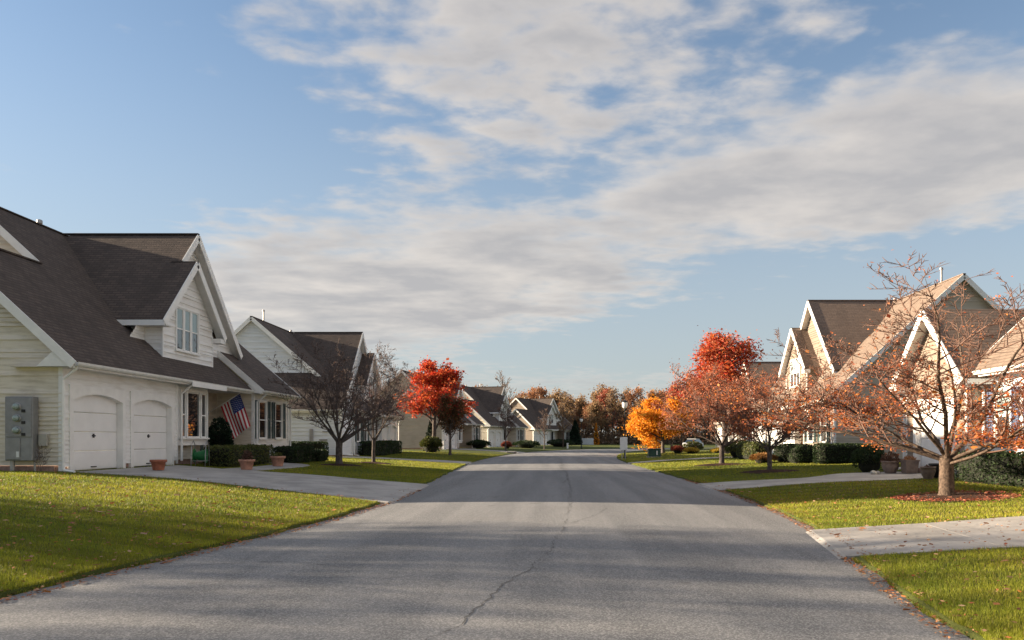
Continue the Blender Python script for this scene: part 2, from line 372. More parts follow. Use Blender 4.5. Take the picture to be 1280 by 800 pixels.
M = {
 'asphalt': mat_asphalt(), 'concrete': mat_concrete(), 'crack': mat_plain('tar_crack', (.105,.104,.105), .85, .3, 9),
 'lawn': mat_ground('lawn_soil', (.085,.105,.026), (.11,.12,.032), (.05,.07,.016)),
 'terrain': mat_ground('rough_field', (.07,.08,.03), (.10,.085,.045), (.05,.05,.02), .6),
 'mulch': mat_ground('bark_mulch', (.055,.03,.02), (.09,.045,.03), (.03,.016,.012), 5),
 'grass': mat_tint('grass_blades', .35),
 'white': mat_plain('white_trim', (.86,.85,.825), .45, .05, 2.5), 'white_door': mat_plain('white_steel_door', (.87,.86,.845), .4, .035, 1.6),
 'gutter': mat_plain('painted_gutter', (.66,.645,.60), .4, .10, 3), 'soffit': mat_plain('soffit_vinyl', (.72,.70,.67), .55, .05, 4),
 'roof_main': mat_shingle('shingle_weathered', (.125,.096,.082), (.064,.053,.049), 1),
 'roof_cross': mat_shingle('shingle_weathered_gable', (.125,.096,.082), (.064,.053,.049), 0),
 'roof_brown': mat_shingle('shingle_brown', (.25,.185,.145), (.17,.127,.10), 1, .25),
 'roof_brown_cross': mat_shingle('shingle_brown_gable', (.25,.185,.145), (.17,.127,.10), 0, .25),
 'side_white': mat_siding('siding_white', (.87,.86,.84), (.70,.67,.62)),
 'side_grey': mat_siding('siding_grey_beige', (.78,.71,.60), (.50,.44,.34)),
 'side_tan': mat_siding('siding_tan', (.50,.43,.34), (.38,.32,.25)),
 'side_pale': mat_siding('siding_pale_blue', (.74,.77,.80), (.62,.65,.68)),
 'side_cream': mat_siding('siding_cream', (.27,.22,.175), (.22,.18,.145)),
 'block': mat_plain('foundation_block', (.34,.22,.18), .9, .25, 9, bump=.4),
 'glass': mat_glass('window_glass', (.016,.02,.024)), 'glass_pale': mat_glass('window_glass_over_blinds', (.28,.36,.36), 1.7),
 'shutter_green': mat_plain('shutter_dark_green', (.055,.085,.08), .5, .1, 5), 'shutter_blue': mat_plain('shutter_slate_blue', (.10,.13,.21), .5, .1, 5),
 'dark': mat_plain('dark_metal', (.02,.02,.022), .45, .2, 8), 'steel': mat_plain('grey_painted_steel', (.27,.275,.29), .42, .12, 4, .35),
 'galv': mat_plain('galvanised_steel', (.36,.36,.36), .5, .15, 6, .6), 'beige_box': mat_plain('beige_plastic', (.42,.40,.36), .5, .06, 5),
 'terracotta': mat_plain('terracotta', (.36,.13,.075), .8, .2, 7, bump=.2), 'terracotta_pale': mat_plain('pale_terracotta', (.46,.24,.17), .85, .2, 7, bump=.2),
 'stoneware': mat_plain('grey_stoneware', (.20,.15,.125), .75, .22, 7, bump=.2), 'soil': mat_plain('potting_soil', (.03,.02,.014), .95, .3, 20, bump=.4),
 'hose': mat_plain('green_hose', (.02,.16,.05), .4, .15, 9), 'util_green': mat_plain('green_enamel', (.018,.055,.045), .4, .12, 5),
 'sign_back': mat_plain('sign_panel_white', (.70,.72,.74), .4, .05, 3), 'globe': mat_plain('lamp_globe_frosted', (.85,.84,.80), .25, .03, 4),
 'flag_red': mat_plain('flag_red', (.42,.022,.035), .75, .06, 12), 'flag_white': mat_plain('flag_white', (.72,.70,.68), .75, .04, 12),
 'flag_blue': mat_plain('flag_blue', (.022,.045,.20), .75, .06, 12),
 'bark_brown': mat_bark('bark_tan', (.045,.032,.025), (.165,.118,.088), 24), 'bark_dark': mat_bark('bark_grey_brown', (.055,.045,.04), (.15,.125,.11)),  # tan brown and grey brown bark colours
 'twig_pink': mat_bark('twig_pinkish', (.13,.075,.057), (.25,.15,.115), 5), 'twig_dark': mat_bark('twig_dark', (.10,.075,.068), (.20,.15,.135), 5),
 'twig_wood': mat_bark('twig_woods', (.17,.125,.095), (.29,.21,.16), 2),
 'leaf_orange': mat_leaf('leaves_crab_orange', [(.42,.09,.04),(.60,.16,.04),(.66,.27,.06),(.50,.12,.045)]),
 'leaf_pink': mat_leaf('leaves_dusty_rust', [(.38,.14,.085),(.48,.17,.09),(.30,.10,.065),(.56,.19,.07)]),
 'leaf_dull': mat_leaf('leaves_dull_brown', [(.10,.06,.045),(.14,.075,.05),(.08,.05,.04)]),
 'leaf_red': mat_leaf('leaves_maple_red', [(.42,.022,.020),(.55,.035,.025),(.62,.09,.03),(.36,.018,.022)], .4),
 'leaf_redor': mat_leaf('leaves_maple_red_orange', [(.50,.035,.025),(.64,.08,.03),(.66,.19,.045),(.44,.09,.04),(.46,.03,.025)], .4),
 'leaf_bronze': mat_leaf('leaves_bronze', [(.13,.07,.03),(.19,.095,.035),(.10,.07,.03),(.24,.09,.04)], .3),
 'leaf_gold': mat_leaf('leaves_gold', [(.74,.29,.022),(.80,.37,.03),(.66,.21,.02),(.82,.46,.06)], .4),
 'leaf_rust': mat_leaf('leaves_rust', [(.32,.16,.085),(.38,.20,.10),(.27,.14,.08),(.42,.18,.08)], .3),
 'leaf_tan': mat_leaf('leaves_tan', [(.30,.20,.11),(.36,.23,.11),(.24,.15,.085)], .3),
 'leaf_wine': mat_leaf('leaves_wine', [(.34,.09,.055),(.28,.075,.05),(.40,.13,.06)], .3),
 'hedge': mat_leaf('hedge_leaves', [(.020,.040,.014),(.034,.060,.018),(.016,.030,.012),(.045,.068,.022)], .2),
 'hedge_olive': mat_leaf('hedge_leaves_olive', [(.075,.10,.024),(.11,.125,.03),(.055,.075,.02),(.14,.115,.04)], .2),
 'conifer': mat_leaf('conifer_needles', [(.010,.022,.012),(.018,.034,.016),(.012,.026,.012)], .1),
 'shrub_rust': mat_leaf('shrub_rust', [(.22,.10,.03),(.30,.15,.04),(.16,.08,.03)], .3),
 'shrub_yellow': mat_leaf('shrub_yellow', [(.50,.36,.05),(.58,.42,.06),(.40,.30,.05)], .3),
 'litter': mat_leaf('fallen_leaves', [(.32,.11,.04),(.22,.09,.045),(.42,.17,.05),(.30,.16,.09),(.45,.30,.18),(.25,.05,.03)], .15),
 'litter_red': mat_leaf('fallen_leaves_red', [(.30,.06,.035),(.40,.10,.05),(.24,.07,.05),(.45,.20,.12),(.20,.05,.03)], .15),
 'brush': mat_leaf('undergrowth', [(.15,.11,.075),(.20,.14,.09),(.12,.09,.06),(.18,.135,.08)], .2),
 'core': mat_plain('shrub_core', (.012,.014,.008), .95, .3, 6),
 'car_paint': mat_plain('white_car_paint', (.78,.78,.78), .25, .02, 3, spec=.6), 'rubber': mat_plain('tyre_rubber', (.02,.02,.02), .8, .2, 9),
 'lens_red': mat_plain('tail_lamp_red', (.35,.02,.02), .25, .05, 5),
}

# ------------------------------------------------------------------ ground, road
def resample(pts, step):
    P = np.array(pts, float)
    # Catmull-Rom for a smooth kerb line, then even spacing
    out = []
    for i in range(len(P)-1):
        p0, p1, p2, p3 = P[max(i-1,0)], P[i], P[i+1], P[min(i+2,len(P)-1)]
        for t in np.linspace(0, 1, 12, endpoint=False):
            out.append(.5*((2*p1)+(-p0+p2)*t+(2*p0-5*p1+4*p2-p3)*t*t+(-p0+3*p1-3*p2+p3)*t**3))
    out.append(P[-1]); return np.array(out)
def by_param(P, n):
    d = np.r_[0, np.cumsum(np.hypot(*np.diff(P, axis=0).T))]
    s = np.linspace(0, d[-1], n)
    return np.c_[np.interp(s, d, P[:,0]), np.interp(s, d, P[:,1])]
EDGE_L = resample([(-8.2,-26),(-7.0,-10),(-6.1,2),(-5.5,8),(-4.55,14),(-4.2,19),(-4.35,27),(-4.8,38),(-5.2,52),(-4.9,66),(-3.6,84),(-.8,99),(3.6,112),(10.5,122.5),(21,130),(36,135),(70,140)], 1)
EDGE_R = resample([(1.6,-26),(2.3,-10),(2.9,2),(3.5,7.2),(4.62,13.4),(5.05,18),(5.3,25),(5.15,38),(5.05,52),(5.5,64),(7.2,80),(10.2,96),(14.4,108),(20.5,116),(29,121.5),(41,125.5),(70,130)], 1)
NS = 260
EL = by_param(EDGE_L, NS); ER = by_param(EDGE_R, NS)
def seg_dist(px, py, E):
    px = np.asarray(px, float); py = np.asarray(py, float); best = np.full(px.shape, 1e9)
    for a, b in zip(E[:-1], E[1:]):
        d = b-a; l2 = d@d
        t = np.clip(((px-a[0])*d[0]+(py-a[1])*d[1])/l2, 0, 1)
        best = np.minimum(best, np.hypot(px-a[0]-t*d[0], py-a[1]-t*d[1]))
    return best
ELc, ERc = EL[::3], ER[::3]
def side_of(px, py):
    """-1 left of the road (outer side), 0 on it, 1 right (inner side)"""
    px = np.asarray(px, float); py = np.asarray(py, float)
    # walk the road as quads would be slow; compare with the edges at the same y while the road runs ahead, else with x
    xl = np.interp(py, EL[:,1], EL[:,0]); xr = np.interp(py, ER[:,1], ER[:,0], right=1e9)
    return np.where(px < xl, -1, np.where(px > xr, 1, 0))
def gz(px, py):
    px = np.atleast_1d(np.asarray(px, float)); py = np.atleast_1d(np.asarray(py, float))
    s = side_of(px, py)
    out = np.zeros(px.shape)
    for sg, E, in ((-1, ELc), (1, ERc)):
        k = s == sg
        if not k.any(): continue
        d = seg_dist(px[k], py[k], E)
        if sg < 0: A = np.interp(py[k], [10, 22, 50, 90, 120], [.62, .62, .42, .34, .28])
        else: A = np.interp(py[k], [10, 24, 40, 70, 110], [.47, .47, .38, .28, .25])
        t = np.clip(d/9.4, 0, 1)
        out[k] = .045 + A*(t*1.35-.35*t*t) + .012*np.sin(px[k]*1.3+py[k]*.7)*np.clip(d/1.5, 0, 1)
    return out
def g1(x, y): return float(gz(x, y)[0])

def grid_mesh(name, G, mat, **kw):
    """G: array (rows, cols, 3)"""
    r, c = G.shape[:2]; i = np.arange(r*c).reshape(r, c)
    F = np.stack([i[:-1,:-1], i[:-1,1:], i[1:,1:], i[1:,:-1]], -1).reshape(-1, 4)
    return np_mesh(name, G.reshape(-1, 3), F, mat, smooth=True, **kw)
# road sheet with a slight crown
K = 15; T = np.linspace(0, 1, K)
G = np.zeros((NS, K, 3))
for j, t in enumerate(T):
    G[:, j, :2] = EL*(1-t)+ER*t; G[:, j, 2] = .07*(1-(2*t-1)**2)
road = grid_mesh('road', G, M['asphalt']); tag(road, 'grey speckled asphalt road running away and bending off', 'road', kind='structure')
# lawns: verges that rise from the road's edge to the house fronts
OFF = [0, 0, .06, .15, .35, .7, 1.2, 1.9, 2.8, 4, 5.5, 7, 8.2, 9.4, 11, 14, 18, 26, 40, 70, 120]
def verge(name, E, outward, label):
    G = np.zeros((NS, len(OFF), 3))
    for j, o in enumerate(OFF):
        wig = (.045*np.sin(E[:,1]*2.3)+.035*np.sin(E[:,1]*4.1+1)-.03) if o < .3 else 0*E[:,1]
        G[:, j, :2] = E + outward*(o+wig)[:,None]
        if j == 0: G[:, j, 2] = -.08
        else:
            e = E + outward*max(o, .004); G[:, j, 2] = gz(e[:,0], e[:,1])
            if o > 60: G[:, j, 2] = .1
    ob = grid_mesh(name, G, M['lawn']); tag(ob, label, 'lawn', kind='structure'); return ob
dL = np.gradient(EL, axis=0); dL /= np.hypot(dL[:,0], dL[:,1])[:,None]; nL = np.c_[-dL[:,1], dL[:,0]]
verge('lawn_left', EL, nL, 'mown grass verge rising to the houses beside the flag')
tgt = np.c_[np.full(NS, 140.), np.where(ER[:,1] < 60, ER[:,1], 60+(ER[:,1]-60)*.35)]
nR = tgt-ER; nR /= np.hypot(nR[:,0], nR[:,1])[:,None]
verge('lawn_right', ER, nR, 'mown grass verge beside the orange leaved trees')
b = MB(); b.face([(-900,-300,-.14),(900,-300,-.14),(900,1500,-.14),(-900,1500,-.14)])
tag(b.build('terrain', M['terrain']), 'level rough ground stretching to the horizon', 'ground', kind='structure')

# cracks in the asphalt: thin tar-dark ribbons lying on it
def road_z(x, y):
    xl = float(np.interp(y, EL[:,1], EL[:,0])); xr = float(np.interp(y, ER[:,1], ER[:,0])); t = (x-xl)/(xr-xl)
    return .07*(1-(2*t-1)**2)
def crack(pts, w, seed, step=.07, jit=.03):
    r = random.Random(seed); P = resample(pts, 1); n = int(np.hypot(*np.diff(P, axis=0).T).sum()/step); P = by_param(P, n)
    b = MB(); row = []; off = 0; gap = 0
    for i, (x, y) in enumerate(P):
        off = off*.86 + r.uniform(-jit, jit); ww = w*r.uniform(.25, 1.3)
        if r.random() < .04: gap = r.randint(2, 7)
        if gap > 0: ww *= .05; gap -= 1
        row.append(((x+off-ww/2, y, road_z(x, y)+.004), (x+off+ww/2, y+r.uniform(-.02,.02), road_z(x, y)+.004)))
    for a, c in zip(row, row[1:]): b.face([a[0], a[1], c[1], c[0]])
    return b.build('crack', M['crack'], road)
crack([(-.95,5.6),(-.82,6.3),(-.41,8.4),(.02,11),(.24,14),(.47,19),(.7,30),(.62,49),(.8,60)], .015, 1)
crack([(.42,17.5),(.5,21),(.62,26),(.66,33)], .016, 2)
crack([(.45,26),(.72,33),(.55,40),(.75,52)], .05, 3, .2, .05)
crack([(-5.0,9.6),(-3.4,9.9),(-2.4,9.3)], .012, 4)
crack([(.24,14),(.9,15.6),(1.2,18)], .012, 5)

# driveways of cast slabs; (far-side line, near-side line) from house to road
def driveway(name, near, far, nu, nv, label, lift=.014):
    """near/far: polylines from the house to the road; slabs laid between them"""
    A = by_param(resample(near, 1), 61); B = by_param(resample(far, 1), 61)
    root = empty(name, (float(A[30][0]), float(A[30][1]), g1(*A[30]))); tag(root, label, 'driveway', kind='structure'); ox, oy, oz = root.location
    for iu in range(nu):
        for iv in range(nv):
            i0 = round(60*iu/nu); i1 = round(60*(iu+1)/nu); b = MB(); kk = max(2, (i1-i0)//3); rows = []
            for q in range(kk+1):
                f = i0+(i1-i0)*q/kk; lo = int(f); hi = min(60, lo+1); t = f-lo
                a = A[lo]*(1-t)+A[hi]*t; c = B[lo]*(1-t)+B[hi]*t; L_ = np.hypot(*(c-a))
                g = .012/L_
                s0 = iv/nv+(g if iv else 0); s1 = (iv+1)/nv-(g if iv < nv-1 else 0); r_ = []
                for s in np.linspace(s0, s1, 4):
                    p_ = a*(1-s)+c*s
                    if q == 0 and iu: p_ = p_ + (A[min(60,i0+1)]-A[i0])/np.hypot(*(A[min(60,i0+1)]-A[i0]))*.012
                    z = g1(*p_)+lift if side_of(*p_) != 0 else max(.05, road_z(*p_)+.006)
                    r_.append((p_[0]-ox, p_[1]-oy, z-oz))
                rows.append(r_)
            top = [[b.p(*p_) for p_ in r_] for r_ in rows]
            for r0, r1 in zip(top, top[1:]):
                for k in range(3): b.f.append([r0[k], r0[k+1], r1[k+1], r1[k]]); b.mi.append(0)
            rim = [x for x in rows[0]]+[r[-1] for r in rows[1:]]+rows[-1][-2::-1]+[r[0] for r in rows[-2:0:-1]]
            for p0, p1 in zip(rim, rim[1:]+rim[:1]):
                lip = iu == nu-1 and p0 in rows[-1] and p1 in rows[-1]
                if lip:                                                # the cast lip runs down to the asphalt
                    dv = A[60]-A[57]; dv = dv/np.hypot(*dv)*.10
                    e0, e1 = [(q_[0]+dv[0], q_[1]+dv[1], road_z(q_[0]+ox+dv[0], q_[1]+oy+dv[1])-.004-oz) for q_ in (p0, p1)]
                    b.face([p0, p1, e1, e0])
                else: b.face([p0, p1, (p1[0],p1[1],p1[2]-.1), (p0[0],p0[1],p0[2]-.1)])
            b.build('slab', M['concrete'], root)
    return near, far
DRIVES = []
DRIVES.append(driveway('driveway', [(-13.5,22.1),(-9,20.9),(-3.95,19.05)], [(-13.5,28.5),(-9.5,27.1),(-4.2,26.6)], 5, 2, 'pale concrete driveway in front of the two arched garage doors'))
DRIVES.append(driveway('driveway', [(-13.6,48.3),(-9,48.2),(-5.1,47.6)], [(-13.6,51.6),(-9,51.2),(-5.2,51.6)], 4, 1, 'narrow pale driveway beyond the two bare trees'))
DRIVES.append(driveway('driveway', [(12.4,23.6),(9,24.0),(5.12,23.6)], [(12.4,28.2),(10.2,27.9),(8.6,26.9),(5.1,27.0)], 4, 1, 'pale concrete driveway leading to the planted pots'))
DRIVES.append(driveway('driveway', [(16,9.6),(10,9.9),(3.9,10.32)], [(16,13.5),(10,13.4),(4.42,13.3)], 6, 1, 'wide concrete driveway crossing the near grass'))
DRIVES.append(driveway('driveway', [(15,52.0),(10,51.6),(5.02,48.6)], [(15,54.2),(10,53.4),(5.02,50.4)], 4, 1, 'thin pale driveway before the green utility box'))
DRIVES.append(driveway('driveway', [(-12.2,88.5),(-8,87),(-3.5,83.5)], [(-12.0,94),(-8,92.5),(-2.9,88.5)], 3, 1, 'sunlit driveway beside the red maple'))
DRIVES.append(driveway('garden_path', [(-11.6,27.6),(-11.4,31),(-11.8,33.6),(-13.6,34.3)], [(-10.3,27.0),(-10.1,31.5),(-10.9,35.0),(-13.6,35.6)], 6, 1, 'curving concrete walk from driveway to the flag porch', .019))
def in_drive(px, py, m=.0):
    k = np.zeros(np.shape(px), bool)
    for near, far in DRIVES:
        poly = np.array([*by_param(resample(near,1), 16), *by_param(resample(far,1), 16)[::-1]])
        ins = np.zeros(np.shape(px), bool); j = len(poly)-1
        for i in range(len(poly)):
            xi, yi = poly[i]; xj, yj = poly[j]
            c = ((yi > py) != (yj > py)) & (px < (xj-xi)*(py-yi)/((yj-yi) if yj != yi else 1e-9)+xi)
            ins ^= c; j = i
        k |= ins
    return k

# ------------------------------------------------------------------ houses
class House:
    """x = out towards the street, y = along the street, z = up from the floor at the front"""
    def __init__(self, name, loc, rz, mirror, label, mats):
        self.e = empty(name, loc, rz); tag(self.e, label, 'house'); self.fl = mirror; self.m = mats
    def mb(self): return MB(self.fl)
    def add(self, b, name, mat, parent=None, smooth=False, kind=None):
        o = b.build(name, M[mat] if isinstance(mat, str) else mat, parent or self.e, smooth)
        if kind: o['kind'] = kind
        return o
    def place(self, axis, at, out):
        """map (s, z, off) of a wall to local xyz; axis 'x': wall at x=at facing out*x, s=y; axis 'y': wall at y=at, s=x"""
        if axis == 'x': return lambda s, z, o=0.: (at+out*o, s, z)
        return lambda s, z, o=0.: (s, at+out*o, z)
    def siding(self, axis, at, out, poly, mat, holes=(), course=.126):
        W = self.place(axis, at, out); b = self.mb(); zs = [q[1] for q in poly]; z0, z1 = min(zs), max(zs)
        def span(z):
            xs = []
            for (a, za), (c, zc) in zip(poly, poly[1:]+poly[:1]):
                if za == zc:
                    if abs(z-za) < 1e-6: xs += [a, c]
                elif min(za, zc)-1e-9 <= z <= max(za, zc)+1e-9: xs.append(a+(c-a)*(z-za)/(zc-za))
            return (min(xs), max(xs)) if xs else (0, 0)
        br = set(np.arange(z0, z1, course).round(5)) | {z1} | {q for h in holes for q in (h[2], h[3]) if z0 < q < z1} | set(zs)
        br = sorted(br)
        for a, c in zip(br, br[1:]):
            if c-a < 1e-4: continue
            f0 = ((a-z0) % course)/course; f1 = f0+(c-a)/course
            oa, oc = .036-.031*f0, .036-.031*min(f1, 1)
            l0, r0 = span(a+1e-5); l1, r1 = span(c-1e-5)
            cuts = sorted((h[0], h[1]) for h in holes if h[2] < (a+c)/2 < h[3]); pieces = []; L0, L1 = l0, l1
            for h0, h1 in cuts:
                if h0 > min(L0, L1): pieces.append((L0, L1, h0, h0))
                L0 = L1 = h1
            pieces.append((L0, L1, r0, r1))
            for p0, p1, q0, q1 in pieces:
                if q0-p0 < .005 and q1-p1 < .005: continue
                b.face([W(p0,a,oa), W(q0,a,oa), W(q1,c,oc), W(p1,c,oc)])
                if f0 < .02: b.face([W(p0,a,.004), W(q0,a,.004), W(q0,a,oa), W(p0,a,oa)])
        return self.add(b, 'siding', mat, kind='stuff')
    def window(self, axis, at, out, s0, s1, z0, z1, lites=1, dh=True, pale_top=False, pale=False, ws=None, depth=.07, trim=.075):
        """frame with casings (part), panes, meeting rails and sill as its pieces"""
        W = self.place(axis, at, out)
        def bx(b, a0, a1, c0, c1, o0, o1):
            p, q = W(a0, c0, o0), W(a1, c1, o1); b.box(min(p[0],q[0]), max(p[0],q[0]), min(p[1],q[1]), max(p[1],q[1]), c0, c1)
        b = self.mb(); t = trim; m_ = .055
        for a0, a1, c0, c1 in ((s0-t, s0, z0-.02, z1+t), (s1, s1+t, z0-.02, z1+t), (s0, s1, z1, z1+t)): bx(b, a0, a1, c0, c1, -.02, depth)
        ws = ws or [1]*lites; tot = sum(ws); edges = [s0]
        for w in ws: edges.append(edges[-1]+(s1-s0)*w/tot)
        for k in range(1, lites): bx(b, edges[k]-m_, edges[k]+m_, z0, z1, -.02, depth-.012)
        fr = self.add(b, 'window', 'white')
        b = self.mb(); bx(b, s0-t-.03, s1+t+.03, z0-.075, z0-.02, -.02, depth+.05); self.add(b, 'sill', 'white', fr)
        for k in range(lites):
            a0 = edges[k]+(m_ if k else 0); a1 = edges[k+1]-(m_ if k < lites-1 else 0); zm = (z0+z1)/2
            dhk = dh[k] if isinstance(dh, (list, tuple)) else dh
            b = self.mb(); f = .04
            for q in ((a0,a0+f,z0-.02,z1),(a1-f,a1,z0-.02,z1),(a0+f,a1-f,z1-f,z1),(a0+f,a1-f,z0-.02,z0+f)): bx(b, *q, -.02, .035)
            if dhk: bx(b, a0+f, a1-f, zm-.025, zm+.025, -.02, .037)
            self.add(b, 'sash', 'white', fr)
            rows = [(z0+f, zm-.025), (zm+.025, z1-f)] if dhk else [(z0+f, z1-f)]
            for r_, (c0, c1) in enumerate(rows):
                b = self.mb(); P = [W(a0+f,c0,.012), W(a1-f,c0,.012), W(a1-f,c1,.012), W(a0+f,c1,.012)]; b.face(P)
                self.add(b, 'pane', 'glass_pale' if pale or (pale_top and r_ == len(rows)-1) else 'glass', fr)
        return fr
    def shutter(self, axis, at, out, s0, s1, z0, z1, mat):
        W = self.place(axis, at, out); b = self.mb()
        def bx(a0, a1, c0, c1, o0, o1):
            p, q = W(a0, c0, o0), W(a1, c1, o1); b.box(min(p[0],q[0]), max(p[0],q[0]), min(p[1],q[1]), max(p[1],q[1]), c0, c1)
        f = .045
        bx(s0, s0+f, z0, z1, .01, .06); bx(s1-f, s1, z0, z1, .01, .06)
        for c0, c1 in ((z0, z0+.07), (z1-.07, z1), ((z0+z1)/2-.03, (z0+z1)/2+.03)): bx(s0+f, s1-f, c0, c1, .01, .058)
        sh = self.add(b, 'shutter', mat)
        b = self.mb(); z = z0+.075
        while z < z1-.1:
            if abs(z-(z0+z1)/2) > .05:
                p = [W(s0+f, z, .045), W(s1-f, z, .045), W(s1-f, z+.05, .018), W(s0+f, z+.05, .018)]; b.face(p)
            z += .045
        self.add(b, 'louvres', mat, sh, kind='stuff'); return sh
    def garage_door(self, y0, y1, h=2.06, rise=.2, x=0.):
        b = self.mb(); t = .17; n = 14; top = h+rise+.22; d = .19
        zs = lambda s: h+rise*(1-(2*s-1)**2)
        for ya, yb in ((y0-t, y0), (y1, y1+t)): b.box(x-d, x+.055, ya, yb, -.05, top)
        for k in range(n):
            a, c = k/n, (k+1)/n; ya, yb = y0+(y1-y0)*a, y0+(y1-y0)*c
            b.face([(x+.055,ya,zs(a)),(x+.055,yb,zs(c)),(x+.055,yb,top),(x+.055,ya,top)])
            b.face([(x-d,ya,zs(a)),(x-d,yb,zs(c)),(x+.055,yb,zs(c)),(x+.055,ya,zs(a))])
        b.face([(x+.055,y0,top),(x+.055,y1,top),(x-d,y1,top),(x-d,y0,top)])
        g = self.add(b, 'garage_door', 'white')
        nz = 4; hh = (h+rise+.02)/nz
        for k in range(nz):
            b = self.mb(); b.bbox(x-d-.02, x-d+.05, y0+.004, y1-.004, k*hh+.006, (k+1)*hh-.006, .016); self.add(b, 'door_panel', 'white_door', g)
        ym = (y0+y1)/2
        b = self.mb(); b.box(x-d+.05, x-d+.085, ym-.07, ym+.07, 1.0, 1.04); b.box(x-d+.05, x-d+.075, ym-.03, ym+.03, .96, 1.08); self.add(b, 'handle', 'dark', g)
        b = self.mb(); b.box(x-d+.05, x-d+.085, ym-.13, ym+.13, .07, .10); self.add(b, 'handle', 'dark', g)
        b = self.mb(); b.box(x-d-.02, x-d+.05, y0, y1, -.05, .0); self.add(b, 'bottom_seal', 'dark', g)
        return g
    def roof(self, pts, mat, t=.11): b = self.mb(); b.slab(pts, t); return self.add(b, 'roof_slope', mat)
    def board(self, a, c, w, h, name='rake_board', mat='white', up=(0,0,1)): b = self.mb(); b.beam(a, c, w, h, up); return self.add(b, name, mat)
    def gutter(self, x, y0, y1, z):
        b = self.mb(); prof = [(0,0),(.02,-.11),(.10,-.11),(.125,-.06),(.125,0),(.112,0),(.112,-.06),(.09,-.095),(.03,-.095),(.014,-.0)]
        b.loft([[(x+px, y, z+pz) for px, pz in prof] for y in (y0, y1)]); return self.add(b, 'gutter', 'gutter')
    def downspout(self, x, y, z0, z1, dx=-.35, foot=True):
        b = self.mb()
        pts = [(x-dx*0, y, z1), (x+dx*.15, y, z1-.12), (x+dx, y, z1-.42), (x+dx, y, z0+.14)]
        if foot: pts += [(x+dx+.03, y, z0+.07), (x+dx+.32, y, z0+.02)]
        b.tube(pts, .042, 6); return self.add(b, 'downspout', 'white')

